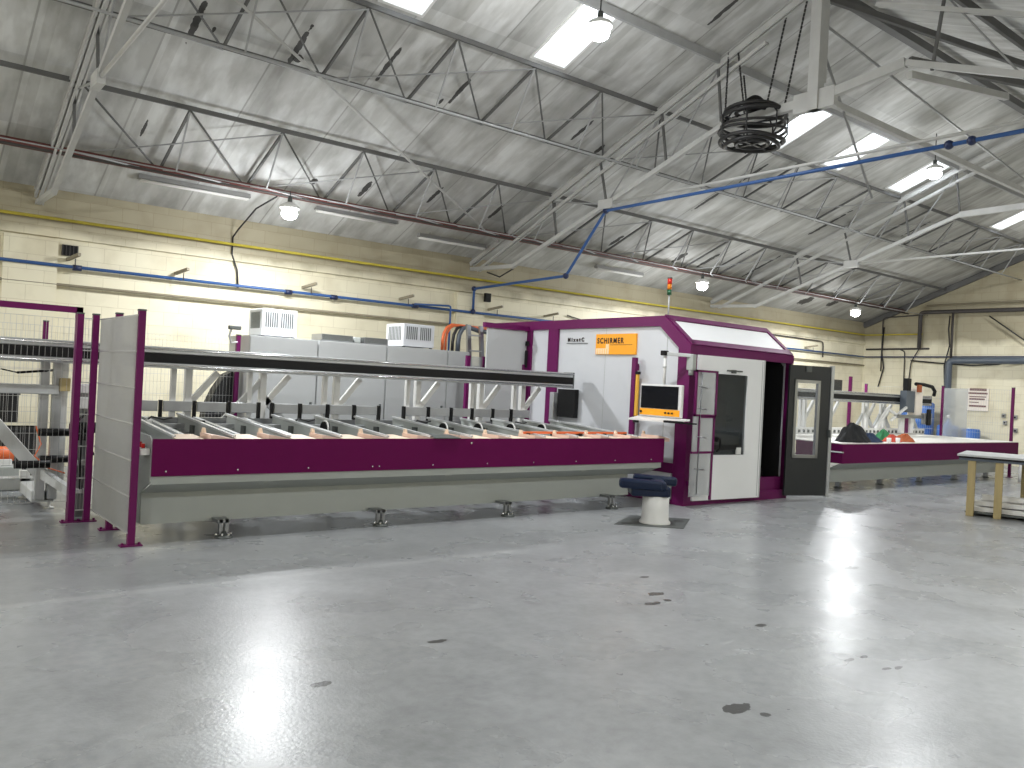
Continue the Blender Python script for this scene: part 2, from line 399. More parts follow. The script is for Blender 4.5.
for i, a in enumerate(SKY):
    w = thing('window_%d' % (i+1), (a+SW/2, (SY0+SY1)/2, RZ((SY0+SY1)/2)), 'rooflight', 'rooflight')
    del w['label']; del w['category']; w['kind'] = 'structure'
    f = MB()
    H = .3
    for (x0, x1) in ((a-.03, a+.008), (a+SW-.008, a+SW+.03)):
        f.prism([(x0, SY0, RZ(SY0)-.025), (x0, SY1, RZ(SY1)-.025), (x0, SY1, RZ(SY1)+H), (x0, SY0, RZ(SY0)+H)], (x1-x0, 0, 0))
    for (y0, y1) in ((SY0-.03, SY0+.008), (SY1-.008, SY1+.03)):
        f.prism([(a-.03, y0, RZ(y0)-.02), (a-.03, y1, RZ(y1)-.02), (a-.03, y1, RZ(y1)+H), (a-.03, y0, RZ(y0)+H)], (SW+.06, 0, 0))
    f.prism([(a+SW/2-.012, SY0, RZ(SY0)+H-.06), (a+SW/2-.012, SY1, RZ(SY1)+H-.06), (a+SW/2-.012, SY1, RZ(SY1)+H-.01), (a+SW/2-.012, SY0, RZ(SY0)+H-.01)], (.024, 0, 0))
    f.build('window_frame', 'white', w)
    MB().prism([(a, SY0, RZ(SY0)+H), (a, SY1, RZ(SY1)+H), (a, SY1, RZ(SY1)+H+.008), (a, SY0, RZ(SY0)+H+.008)], (SW, 0, 0)).build('window_pane', 'skypane', w)
# pilasters and ledge on the back wall, verge strips on the gable
k = 1
for x in (-5.9, 1.44, 9.35, 17.15):
    MB().bx(x, x+.7, YB-.1, YB, 0, 3.42).build('trim_%d' % k, 'wall', kind='structure'); k += 1
MB().bx(XL, XR, YB-.05, YB, 3.45, 3.56).build('trim_%d' % k, 'wall', kind='structure'); k += 1
for (ya, yb_) in ((YB, RY), (YF, RY)):
    MB().bar((XR-.06, ya, RZ(ya)-.1), (XR-.06, yb_, RZ(yb_)-.1), .1, .16).build('trim_%d' % k, 'truss_d', kind='structure'); k += 1

# ------------------------------------------------------------------ roof trusses
def truss(X, label):
    t = thing('roof_truss', (X, RY, 4.6), label, 'roof truss', 'roof trusses across the shed')
    z = lambda y, o=.10: RZ(y, .25)-o-.06
    for sgn in (1, -1):
        m = lambda y: y if sgn > 0 else 2*RY-y
        r = MB()
        for o in (-.035, .035): r.bar((X+o, m(13.95), z(13.95)), (X+o, RY, z(RY)), .03, .085)
        r.bar((X, m(13.9), z(13.9)+.06), (X, RY, z(RY)+.06), .13, .012)
        r.build('rafter', 'truss', t)
        r = MB()
        for o in (-.03, .03): r.bar((X+o, m(13.7), z(13.7)-.25), (X+o, m(7.0), z(7.0)-.22), .022, .05)
        r.build('rafter_tie', 'truss', t)
        MB().bar((X, m(12.55), 3.88), (X, m(13.96), 3.93), .07, .07).bar((X, m(12.6), 3.86), (X, m(10.05), 4.72), .065, .065).build('knee_strut', 'truss', t)
        MB().bar((X, m(10.05), 4.72), (X, m(7.72) if sgn > 0 else 5.0, 5.54 if sgn > 0 else 5.72), .06, .075).build('lower_chord', 'truss', t)
        MB().bar((X, m(7.72) if sgn > 0 else 5.0, 5.54 if sgn > 0 else 5.72), (X, RY, 5.56), .08, .12).build('collar', 'truss', t)
        for (y, zb, yt) in ((11.3, 4.28, 11.46), (10.05, 4.72, 10.25), (8.75, 5.15, 8.9), (7.72, 5.54, 7.83)):
            MB().bar((X, m(y), zb), (X, m(yt), z(yt)-.02), .032, .032).build('web_strut', 'truss_d', t)
        for (y0, z0, y1) in ((10.05, 4.72, 8.9), (8.75, 5.15, 7.83), (10.05, 4.72, 11.46)):
            MB().tube((X, m(y0), z0), (X, m(y1), z(y1)-.05), .013, 6).build('brace_rod', 'rod', t)
    MB().bar((X, RY, 5.42), (X, RY, z(RY)+.03), .15, .15, up=(0, 1, 0)).bar((X+.12, RY, 5.8), (X+.12, RY, z(RY)), .05, .12, up=(0, 1, 0)).build('king_post', 'truss', t)
    for (ya, yb_, za, zb) in ((5.9, 6.5, 5.42, 5.68), (9.88, 10.22, 4.64, 4.80), (2.18, 2.52, 4.64, 4.80)): MB().bx(X-.045, X+.045, ya, yb_, za, zb).build('gusset_plate', 'truss', t)
    MB().tube((X, 10.05, 4.72), (X, 2.35, 4.72), .022, 8).build('tie_rod', 'truss', t)
    return t
truss(1.85, 'pale painted steel roof truss nearest the left edge, above the mesh screen')
truss(9.7, 'pale painted steel roof truss in the middle, with the cable coil hanging from it')
truss(17.5, 'pale painted steel roof truss farthest back, before the end wall')

# longitudinal purlins and trussed girders
def purlin(y, off, w, h, label, mat='truss_d'):
    o = MB().bar((XL, y, RZ(y)-off), (XR, y, RZ(y)-off), w, h).build('roof_purlin', mat)
    return tag(o, label, 'purlin', 'purlins under the roof')
purlin(7.78, .10, .045, .12, 'deep steel purlin along the upper edge of the rooflights', 'rod')
purlin(2*RY-7.78, .10, .045, .11, 'deep steel purlin on the far side of the ridge')
purlin(RY, .16, .12, .12, 'ridge beam running along the top of the roof')
def girder(ya, yb_, yn, zn, label, x0=1.95, n=18):
    t = thing('trussed_girder', (9.7, (ya+yb_)/2, zn), label, 'girder', 'trussed girders under the roof')
    za, zb = RZ(ya)-.09, RZ(yb_)-.09
    MB().bar((XL, ya, za), (XR, ya, za), .035, .06).build('chord', 'truss_d', t)
    MB().bar((XL, yb_, zb), (XR, yb_, zb), .035, .06).build('chord', 'truss_d', t)
    MB().tube((XL, yn, zn), (XR, yn, zn), .018 if zn > 5 else .009, 6).build('bottom_rod', 'rod', t)
    xs = [x0+1.3*i for i in range(n)]
    for i, x in enumerate(xs):
        MB().bar((x, ya, za-.02), (x, yb_, zb-.02), .032, .035).build('cross_strut', 'truss_d', t)
        MB().bar((x, ya, za), (x, yn, zn), .02, .02).build('hanger', 'rod', t)
        MB().bar((x, yb_, zb), (x, yn, zn), .02, .02).build('hanger', 'rod', t)
        if i < n-1:
            MB().tube((x, ya, za-.03), (xs[i+1], yb_, zb-.03), .014, 6).build('diagonal_rod', 'truss_d', t)
            if i % 2 == 0: MB().tube((x, yb_, zb-.05), (xs[min(i+2, n-1)], ya, za-.05), .011, 6).build('diagonal_rod', 'rod', t)
            MB().tube((x, yn, zn), (xs[i+1], yb_, zb-.04), .012, 6).build('diagonal_rod', 'rod', t)
    return t
girder(11.46, 12.9, 12.0, 4.33, 'trussed girder lowest on the roof, just above the red-brown pipe')
girder(8.97, 10.25, 9.45, 5.25, 'trussed girder along the lower edge of the rooflights')
girder(2*RY-8.97, 2*RY-10.25, 2*RY-9.45, 5.25, 'trussed girder on the far side of the ridge, in the top right')
for (X0, Y0, Z0, X1, Y1, Z1, lb) in ((9.8, 6.2, 5.62, 17.4, 6.2, 5.62, 'long pale beam joining the king posts of two trusses'),
                                     (9.8, 5.0, 5.6, 12.6, 5.0, 6.05, 'short pale diagonal beam beside the middle king post')):
    tag(MB().bar((X0, Y0, Z0), (X1, Y1, Z1), .07, .09).build('bracing_beam', 'truss'), lb, 'beam')
for (p, q, lb) in (((1.95, 8.76, 6.05), (9.6, 12.98, 4.38), 'long thin pale brace crossing the roof between the left and middle trusses'),):
    tag(MB().tube(p, q, .02, 8).build('wind_brace', 'truss'), lb, 'brace')
tag(MB().tube((9.88, 6.2, 6.2), (11.26, 6.2, 4.54), .02, 6).build('hanging_rod', 'rod'), 'thin pale rod slanting down from the middle king post', 'rod')
tag(MB().tube((9.88, 6.2, 6.6), (17.3, 6.2, 5.75), .018, 6).build('bracing_rod', 'rod'), 'long thin brace rod between king posts under the ridge', 'rod')
tag(MB().bar((9.8, 5.0, 5.78), (13.4, 3.2, 5.55), .06, .08).build('bracing_beam', 'truss_d'), 'dark diagonal beam in the roof right of the king post', 'beam')
tag(MB().bar((9.8, 6.2, 6.95), (13.0, 4.0, 6.0), .06, .08).build('bracing_beam', 'truss_d'), 'dark diagonal beam running down from the ridge', 'beam')

# ------------------------------------------------------------------ lamps
LC = (.955, .98, 1); UPF = .56
def lamp(x, y, z, drop, power, label, group):
    t = thing('high_bay_lamp', (x, y, z), label, 'lamp', group)
    MB().lathe((x, y, z), [(.05, .14), (.14, .09), (.15, .06), (.15, .045), (.05, .05)], 20).build('reflector', 'white', t)
    MB().tube((x, y, z+.12), (x, y, z+.22), .035, 10).build('lamp_holder', 'grey_d', t)
    MB().tube((x, y, z+.2), (x, y, z+drop), .008, 6).build('cord', 'cable', t)
    MB().sphere((x, y, z-.03), .12, (1, 1, .75)).build('bulb', 'bulb', t)
    l = bpy.data.lights.new('lamp_light', 'AREA'); l.shape = 'DISK'; l.size = .22; l.energy = power; l.color = LC
    lo = bpy.data.objects.new('lamp_light', l); COL.objects.link(lo); lo.parent = t; lo.location = (0, 0, -.16)
    l = bpy.data.lights.new('lamp_glow_light', 'POINT'); l.energy = power*UPF; l.shadow_soft_size = .14; l.color = LC
    lo = bpy.data.objects.new('lamp_glow_light', l); COL.objects.link(lo); lo.parent = t; lo.location = (0, 0, -.2)
    return t
P1 = 155
lamp(4.87, 11.87, 4.02, .31, P1*1.12, 'lit lamp hanging left, above the rear cabinet and nearest the mesh screen', 'lamps along the back wall')
lamp(14.53, 11.87, 4.02, .31, P1*1.12, 'lit lamp hanging right of the signal tower', 'lamps along the back wall')
lamp(21.0, 11.87, 4.02, .31, P1*1.12, 'lit lamp hanging farthest away near the corner', 'lamps along the back wall')
lamp(-3.5, 11.87, 4.02, .31, P1*1.12, 'lit lamp out of view to the left', 'lamps along the back wall')
lamp(6.55, 7.05, 5.78, .7, P1*.98, 'glaring lamp beside the rooflight at the top of the picture', 'lamps under the rooflights')
lamp(14.9, 7.05, 5.78, .7, P1*.98, 'glaring lamp beside the rooflight at the right', 'lamps under the rooflights')
for x in (-1.8, 23.2): lamp(x, 7.05, 5.78, .7, P1*.98, 'lit lamp out of view under the rooflights', 'lamps under the rooflights')
for x in (-3, 6.5, 16): lamp(x, .3, 4.6, .1, P1*.95, 'lit lamp behind the camera', 'lamps behind the camera')

def batten(x0, x1, y, z, label):
    t = thing('strip_light', ((x0+x1)/2, y, z), label, 'strip light', 'unlit strip lights by the back wall')
    MB().prism([(x0, y-.06, z), (x0, y+.06, z), (x0, y+.035, z+.07), (x0, y-.035, z+.07)], (x1-x0, 0, 0)).build('housing', 'tube_off', t)
    MB().tube((x0+.03, y-.03, z-.02), (x1-.03, y-.03, z-.02), .018, 8).tube((x0+.03, y+.03, z-.02), (x1-.03, y+.03, z-.02), .018, 8).build('tube', 'white_pl', t)
    for x in (x0+.25, x1-.25): MB().tube((x, y, z+.07), (x, y, RZ(y)-.05), .006, 5).build('hanger', 'steel', t)
batten(3.05, 4.75, 13.25, 4.40, 'unlit strip light left of the first wall lamp')
batten(5.9, 7.5, 13.25, 4.42, 'unlit strip light just right of the first wall lamp')
batten(8.0, 9.55, 13.3, 4.28, 'unlit strip light above the blue pipe drop')
batten(12.6, 14.1, 13.3, 4.28, 'unlit strip light above the enclosure roof')

# ------------------------------------------------------------------ pipes on the walls
def pipe(name, pts, r, mat, label, cat='pipe', n=10):
    o = MB().path(pts, r, n).build(name, mat); return tag(o, label, cat)
def sharp(pts, e=.06):
    out = [pts[0]]
    for i in range(1, len(pts)-1):
        p = Vector(pts[i]); a = (Vector(pts[i-1])-p).normalized()*e; b = (Vector(pts[i+1])-p).normalized()*e
        out += [tuple(p+a), tuple(p+a*.4+b*.15), tuple(p+b*.4+a*.15), tuple(p+b)]
    return out+[pts[-1]]
pipe('gas_pipe', sharp([(XL+.1, 13.9, 3.70), (25.3, 13.9, 3.76), (25.3, 12.1, 3.76)]), .024, 'yellow', 'yellow gas pipe running the length of the back wall')
pipe('gas_pipe', sharp([(25.3, 12.0, 4.62), (25.3, 8.0, 4.66), (25.3, -1, 4.66)]), .03, 'brownpipe', 'brown pipe high on the end wall')
ab = thing('air_pipe', (9.8, 13.9, 3.0), 'blue compressed air pipe along the back wall and the end wall', 'pipe')
MB().path([(XL+.1, 13.88, 3.02), (25.2, 13.88, 3.05)], .026, 10).build('main_run', 'blue', ab)
MB().path(sharp([(25.2, 13.88, 3.05), (25.27, 13.85, 3.05), (25.27, -1, 3.14)], .03), .022, 10).build('end_run', 'blue_d', ab)
ad = thing('air_pipe', (9.72, 13.85, 3.05), 'blue compressed air pipe climbing to the middle truss and running along its tie', 'pipe')
MB().path(sharp([(9.72, 13.85, 3.05), (9.72, 13.85, 3.52), (9.72, 11.02, 3.58), (9.72, 10.08, 4.62), (9.72, -1, 4.62)], .08), .026, 10).build('drop_run', 'blue', ad)
for c in ((9.72, 13.85, 3.05), (9.72, 13.85, 3.52), (9.72, 11.02, 3.58), (9.72, 10.08, 4.62), (5.75, 13.88, 3.02), (6.62, 13.88, 3.02), (2.4, 13.88, 3.02), (8.35, 13.88, 3.03), (9.72, 4.45, 4.62), (9.72, 4.2, 4.62)):
    MB().tube((c[0]-.06, c[1], c[2]), (c[0]+.06, c[1], c[2]), .045, 10).build('fitting', 'blue_d', ab) if c[0] != 9.72 else MB().sphere(c, .055).build('fitting', 'blue_d', ad)
MB().path(sharp([(8.3, 13.82, 3.06), (9.1, 13.75, 3.1), (9.1, 13.75, 2.1)], .05), .02, 8).build('drop_run', 'blue', ab)
for (x, z) in ((2.28, 3.12), (3.85, 3.1), (6.05, 3.12), (8.05, 3.12), (10.2, 3.12), (11.75, 3.12), (18.6, 3.12), (22, 3.12)):
    b = thing('pipe_bracket', (x, 13.9, z), 'steel bracket holding the blue pipe to the back wall', 'bracket', 'brackets along the blue pipe')
    MB().bar((x, 13.98, z+.02), (x+.1, 13.62, z+.08), .045, .045).build('arm', 'brownpipe', b)
    MB().tube((x+.07, 13.75, z+.02), (x+.07, 13.75, z-.1), .008, 6).build('rod', 'darkpipe', b)
pipe('conduit', [(XL+.1, 13.92, 2.74), (9, 13.92, 2.75), (25.3, 13.92, 2.78)], .022, 'brownpipe', 'thin brown conduit under the blue pipe on the back wall', 'conduit')
pipe('heating_pipe', [(XL+.1, 12.72, 4.48), (9.7, 12.72, 4.46), (25.3, 12.72, 4.48)], .06, 'redpipe', 'long red-brown pipe slung under the lowest girder')
pipe('heating_pipe', [(XL+.1, 12.55, 4.40), (25.3, 12.55, 4.40)], .018, 'darkpipe', 'thin dark pipe beside the red-brown pipe')
pipe('steam_pipe', sharp([(25.25, 12.15, 3.34), (25.25, 12.15, 4.42), (25.25, -1, 4.34)], .1), .06, 'darkpipe', 'thick dark pipe crossing the end wall and dropping left')
pipe('steam_pipe', sharp([(25.2, 11.17, 4.36), (25.2, 11.17, 3.0)], .1), .035, 'darkpipe', 'short dark drop pipe above the grey duct')
pipe('duct', sharp([(25.15, 11.2, .9), (25.15, 11.2, 2.95), (25.15, 9.9, 2.96), (25.15, -1, 3.0)], .14), .1, 'greypipe', 'thick grey duct rising and turning along the end wall', 'duct', 12)
pipe('conduit', sharp([(25.3, 13.35, 2.6), (25.3, 13.35, 4.3), (25.3, 12.2, 4.35)], .1), .02, 'darkpipe', 'thin dark conduit in the corner of the end wall', 'conduit')
pipe('conduit', sharp([(25.37, 13.9, 3.30), (25.37, 11.9, 3.32)], .05), .03, 'darkpipe', 'short horizontal dark pipe on the end wall', 'conduit')
pipe('conduit', sharp([(25.32, 12.75, 3.28), (25.32, 12.62, 3.24), (25.32, 12.6, 2.1)], .08), .018, 'darkpipe', 'thin hooked conduit left of the steam pipe drop', 'conduit')
pipe('conduit', sharp([(25.3, 12.15, 3.34), (25.3, 12.4, 2.9), (25.3, 12.45, 2.15)], .1), .018, 'darkpipe', 'thin cable dropping from the steam pipe end', 'conduit')
pipe('wall_cable', [(25.3, 11.3, 4.3), (25.3, 11.32, 3.9), (25.3, 11.27, 3.4), (25.3, 11.4, 2.8), (25.3, 11.35, 2.1)], .02, 'cable', 'black cable hanging down the end wall by the grey duct', 'cable')
pipe('wall_cable', [(25.28, 13.3, 4.0), (25.28, 13.33, 3.2), (25.28, 13.25, 2.7), (25.28, 13.4, 2.1)], .022, 'cable', 'black cable hanging near the far corner', 'cable')
pipe('wall_cable', [(25.28, 12.4, 2.95), (25.28, 11.6, 2.88), (25.28, 10.6, 2.82), (25.28, 9.9, 2.86), (25.28, 9.0, 3.1)], .022, 'cable', 'drooping dark cable beneath the grey duct', 'cable')
pipe('wall_cable', [(25.3, 10.2, 4.25), (25.3, 9.8, 3.95), (25.3, 9.2, 3.5)], .02, 'cable', 'black cable slanting down the end wall at the right', 'cable')
pipe('wall_cable', [(5.0, 12.72, 4.4), (4.85, 13.2, 4.25), (4.75, 13.7, 3.95), (4.75, 13.95, 3.85), (4.75, 13.95, 3.55), (4.85, 13.95, 3.3), (4.88, 13.95, 3.0)], .014, 'cable', 'black cable looping from the red-brown pipe down the back wall', 'cable')
pipe('wall_cable', [(9.75, 12.6, 3.84), (9.8, 13.1, 3.72), (9.85, 13.6, 3.86)], .014, 'cable', 'black cable sagging by the middle truss foot', 'cable')
pipe('wall_conduit', sharp([(13.1, 13.95, 2.6), (13.1, 13.95, 3.12), (12.4, 13.95, 3.22)], .2), .014, 'darkpipe', 'thin bent conduit left of the signal tower', 'conduit')
pipe('wall_conduit', sharp([(14.2, 13.95, 2.6), (14.2, 13.95, 3.2), (16.6, 13.95, 3.1)], .15), .014, 'darkpipe', 'thin bent conduit right of the signal tower', 'conduit')
pipe('wall_conduit', sharp([(19.5, 13.93, 3.4), (22.9, 13.93, 3.38), (22.9, 13.93, 2.9)], .15), .018, 'darkpipe', 'thin conduit on the back wall near the corner', 'conduit')
v = thing('air_brick', (2.28, 13.97, 3.2), 'small dark vent in the back wall above the blue pipe', 'vent')
MB().bx(2.2, 2.42, 13.96, 14.0, 3.2, 3.36).build('opening', 'black', v)
f = MB()
for i in range(5): f.bx(2.2+i*.05, 2.21+i*.05, 13.95, 13.965, 3.2, 3.36)
f.build('grille', 'darkpipe', v)
f = thing('wall_floodlight', (10.05, 13.9, 3.3), 'small dark floodlight on the back wall right of the pipe drop', 'floodlight')
MB().bx(9.98, 10.12, 13.78, 13.86, 3.28, 3.46, .01).build('head', 'black', f); MB().bx(10.03, 10.07, 13.86, 13.98, 3.33, 3.38).build('bracket', 'black', f)

# hanging coil of cable
cx, cy = 9.72, 7.18
co = thing('cable_coil', (cx, cy, 5.1), 'black coil of thick cable hanging on chains from the middle truss', 'cable coil')
for i, (z, r) in enumerate(((5.16, .37), (5.21, .43), (5.34, .45), (5.42, .43), (5.56, .45), (5.62, .41))):
    pts = [(cx+(r+.015*math.sin(3*a+i))*math.cos(a), cy+(r+.02*math.cos(2*a+i))*math.sin(a), z+.02*math.sin(2*a+i*1.3)) for a in [2*PI*k/36 for k in range(36)]]
    MB().path(pts, .03 if i in (0, 1, 4, 5) else .02, 8, True).build('cable_loop', 'cable', co)
for a in [2*PI*k/7 for k in range(7)]:
    c, s_ = math.cos(a), math.sin(a)
    MB().path([(cx+.34*c, cy+.34*s_, 5.14), (cx+.47*c, cy+.47*s_, 5.3), (cx+.47*c, cy+.47*s_, 5.52), (cx+.33*c, cy+.33*s_, 5.68)], .012, 6).build('cable_tie', 'cable', co)
for z, r in ((5.18, .22), (5.62, .24)):
    MB().path([(cx+r*math.cos(a), cy+r*math.sin(a), z) for a in [2*PI*k/20 for k in range(20)]], .03, 8, True).bar((cx-.36, cy, z), (cx+.36, cy, z), .04, .03).bar((cx, cy-.36, z), (cx, cy+.36, z), .04, .03).build('spreader_ring', 'cable', co)
MB().sphere((cx+.02, cy, 5.74), .14, (1, 1, .9), noise=.06).build('hook_block', 'black', co)
for (ax, ay, bx_, by, bz) in ((-.1, .42, 9.66, 7.62, 6.62), (.0, .15, 9.7, 7.5, 6.66), (-.3, -.1, 9.72, 7.38, 6.2), (.1, -.12, 9.74, 6.72, 6.92), (.1, -.43, 9.74, 6.42, 6.98)):
    p = Vector((cx+ax, cy+ay, 5.62)); q = Vector((bx_, by, bz)); ch = MB(); n = 26
    for i in range(n):
        a = p.lerp(q, i/n); b2 = p.lerp(q, (i+.86)/n); ch.bar(a, b2, .026 if i % 2 else .012, .012 if i % 2 else .026)
    ch.build('chain', 'cable', co)

# ------------------------------------------------------------------ safety fence around the left end
def post(x, y, h, parent, mat='purple'):
    p = MB().bx(x-.03, x+.03, y-.03, y+.03, 0.01, h, .004).build('post', mat, parent)
    MB().bx(x-.032, x+.032, y-.032, y+.032, h, h+.015).build('post_cap', 'grey_d', p)
    MB().bx(x-.09, x+.09, y-.05, y+.05, 0, .012).tube((x-.07, y, .01), (x-.07, y, .03), .012, 6).tube((x+.07, y, .01), (x+.07, y, .03), .012, 6).build('base_plate', mat, p)
    return p
def meshpanel(p, q, z0, z1, parent, step=.035, rows=6, r=.0022):
    p = Vector((p[0], p[1], 0)); q = Vector((q[0], q[1], 0)); L_ = (q-p).length; n = int(L_/step); m = MB()
    for i in range(n+1):
        c = p.lerp(q, i/n); m.tube((c.x, c.y, z0), (c.x, c.y, z1), r, 4, cap=False)
    for k in range(rows+1):
        z = z0+(z1-z0)*k/rows
        m.bar((p.x, p.y, z), (q.x, q.y, z), r*2.6+(.006 if step < .03 else 0), r*2.6+(.006 if step < .03 else 0))
    return m.build('mesh_panel', 'wire', parent)
fe = thing('safety_fence', (1.86, 7.74, 0), 'purple-posted safety fence with a hazy mesh screen at the left end of the long table', 'fence')
for (x, y) in ((1.87, 7.74), (1.87, 8.58), (1.77, 9.11), (1.63, 9.12)): post(x, y, 2.08, fe)
meshpanel((1.832, 7.72), (1.81, 9.07), .12, 2.04, fe, .02)
MB().bar((1.840, 7.76, 1.08), (1.82, 9.07, 1.08), .004, 1.9).build('clear_screen', 'haze', fe)
meshpanel((1.62, 9.1), (1.82, 9.1), .12, 2.04, fe, .028)
fg = thing('safety_fence', (1.6, 9.2, 0), 'tall purple fence frame at the far left with a bar across the top', 'fence')
MB().bx(-1.0, 1.66, 9.16, 9.22, 2.09, 2.15).bx(1.6, 1.66, 9.16, 9.22, 0, 2.15).build('frame', 'purple', fg)
meshpanel((-1.0, 9.19), (1.6, 9.19), .2, 2.03, fg, .05, 7, .0014)
fb = thing('safety_fence', (1.75, 12.1, 0), 'low mesh fence behind the stacker in front of the back wall', 'fence')
post(1.76, 12.07, 2.1, fb); post(-.6, 12.07, 2.1, fb)
meshpanel((-.6, 12.07), (1.74, 12.07), .1, 2.05, fb, .05, 7, .0018); 
meshpanel((1.78, 12.07), (4.3, 12.3), .1, 2.05, fb, .05, 7, .0016)
post(4.33, 12.25, 2.12, fb)
cm = thing('security_camera', (4.3, 12.2, 2.13), 'small grey device on the post left of the rear cabinet', 'camera')
MB().bx(4.16, 4.34, 12.16, 12.24, 2.2, 2.26, .01).build('body', 'grey_d', cm)
MB().path([(4.2, 12.2, 2.2), (4.17, 12.2, 2.1), (4.21, 12.2, 2.0), (4.3, 12.2, 2.02)], .015, 6).build('bracket', 'lgrey', cm)

# ------------------------------------------------------------------ stacker at far left
st = thing('profile_stacker', (1.0, 10.2, 0), 'grey stacking machine behind the left fence with black rollers', 'machine')
MB().bx(-1.2, .98, 9.9, 10.1, 1.36, 1.47, .01).bx(-1.2, 1.6, 9.88, 10.12, 1.24, 1.34, .01).build('cross_beam', 'lgrey', st)
for x in (1.42, 1.54): MB().bx(x, x+.09, 9.92, 10.0, .12, 1.62, .005).build('column', 'alu', st)
MB().bx(1.64, 1.70, 10.0, 10.1, .3, 1.62).build('column', 'white', st)
MB().bar((.7, 10.1, 1.35), (1.5, 10.0, .35), .07, .13, bev=.006).bar((1.45, 10.0, .42), (1.75, 9.6, .2), .07, .09).build('strut', 'lgrey', st)
MB().tube((1.38, 9.6, .86), (1.72, 9.6, .86), .04, 12).build('roller', 'black', st)
MB().tube((1.18, 9.6, .53), (1.5, 9.6, .53), .04, 12).build('roller', 'black', st)
MB().tube((1.44, 9.9, .55), (1.72, 9.9, .55), .04, 12).build('roller', 'black', st)
MB().bx(-1.2, 1.62, 10.85, 11.05, .1, .24, .01).bx(1.4, 1.62, 10.0, 11.0, .08, .2, .01).build('base_beam', 'lgrey', st)
for (x, y) in ((1.45, 10.9), (1.58, 10.05)):
    MB().lathe((x, y, 0), [(.05, 0), (.05, .015), (.015, .02), (.015, .1)], 12).bx(x-.05, x+.05, y-.05, y+.05, .1, .32).build('foot', 'white', st)
MB().tube((1.56, 9.95, 1.5), (1.2, 9.85, 1.46), .014, 6).tube((1.2, 9.85, 1.46), (1.05, 9.85, 1.49), .008, 6).build('sensor_arm', 'black', st)
MB().bx(1.6, 1.7, 9.86, 9.92, 1.28, 1.42, .005).build('cardboard_block', 'wood', st)
MB().path([(1.4, 9.9, .9), (1.44, 9.8, .72), (1.38, 9.75, .6), (1.5, 9.7, .48), (1.66, 9.7, .42)], .008, 6).build('hose', 'orange', st)
cl = thing('clamp_unit', (1.78, 9.45, 0), 'pneumatic clamp unit standing between the two fence posts', 'machine')
MB().bx(1.72, 1.80, 9.4, 9.5, 0, 1.3).build('upright', 'steel', cl)
MB().bx(1.66, 1.84, 9.34, 9.44, 1.12, 1.24, .01).bx(1.7, 1.8, 9.34, 9.42, 1.28, 1.38, .01).build('valve_block', 'white', cl)
MB().tube((1.62, 9.33, .93), (1.86, 9.33, .93), .055, 12).bx(1.68, 1.82, 9.3, 9.36, .8, .86).build('roller', 'black', cl)
MB().path([(1.78, 9.3, 1.1), (1.68, 9.28, 1.0), (1.72, 9.28, .9), (1.8, 9.28, .75), (1.84, 9.28, .65)], .014, 6).path([(1.72, 9.3, .85), (1.72, 9.3, .6), (1.74, 9.3, .3)], .014, 6).build('hose', 'cable', cl)
for z in (.25, .38, .46, .54): MB().bx(1.68, 1.84, 9.33, 9.42, z, z+.05, .008).build('valve', 'white' if z > .5 or z < .3 else 'steel', cl)
g = 'black crates behind the mesh at the far left'
for (x, z, w, h, lb) in ((1.1, 0, .5, .75, 'black crate behind the far left mesh, bottom left'), (1.62, 0, .45, .7, 'black crate behind the far left mesh, bottom right'), (1.3, .77, .5, .4, 'black crate behind the far left mesh, topmost')):
    c = thing('storage_crate', (x, 12.6, z), lb, 'crate', g)
    MB().bx(x-w/2, x+w/2, 12.45, 12.85, z, z+h, .015).build('body', 'box_black', c)
    MB().bx(x-w/2-.015, x+w/2+.015, 12.435, 12.865, z+h-.04, z+h, .004).build('rim', 'box_black', c)
pm_ = thing('pump_unit', (1.25, 11.6, 0), 'orange-topped pump unit behind the stacker at the left edge', 'pump')
MB().bx(1.0, 1.5, 11.5, 11.8, 0, .3, .02).build('base', 'grey', pm_); MB().tube((1.05, 11.65, .44), (1.42, 11.65, .44), .09, 14).build('motor', 'orange', pm_)
MB().bx(1.1, 1.4, 11.55, 11.75, .3, .38, .01).build('bracket', 'white', pm_)
tp = tag(MB().prism([(3.85, 12.4, 0), (4.42, 12.4, 0), (4.40, 12.4, 1.45), (4.33, 12.4, 1.58), (4.22, 12.4, 1.52), (4.08, 12.4, 1.3), (3.95, 12.4, 1.0)], (0, .25, 0)).build('covered_stack', 'box_black'), 'black covered stack behind the mesh left of the rear cabinet', 'cover')

# ------------------------------------------------------------------ long infeed table
X0, X1 = 2.0, 8.76
tb = thing('conveyor_table', (X0, 7.7, 0), 'long loading table with a dark purple front panel and grey skirt, nearest the camera', 'conveyor table')
fp = MB().bx(X0, X1, 7.68, 7.70, .615, .95).build('front_panel', 'purple_d', tb)
sc = MB()
for x in (2.12, 2.77, 3.48, 4.2, 4.28, 4.95, 5.7, 6.4, 7.1, 7.8, 8.5): sc.tube((x, 7.682, .66), (x, 7.672, .66), .008, 8)
sc.tube((5.46, 7.682, .9), (5.46, 7.672, .9), .012, 8).build('screw', 'chrome', fp)
MB().bx(X0, X1, 7.70, 9.55, .93, .945) if False else None
sk = MB().bx(X0+.01, X1-.02, 7.705, 7.73, .54, .615)
sk.prism([(X0+.01, 7.71, .54), (X0+.01, 8.03, .42), (X0+.01, 8.05, .42), (X0+.01, 7.73, .54)], (X1-X0-.05, 0, 0))
sk.prism([(X0+.01, 8.03, .42), (X0+.01, 8.00, .135), (X0+.01, 8.02, .135), (X0+.01, 8.05, .42)], (X1-X0-.35, 0, 0))
sk.build('skirt', 'grey', tb)
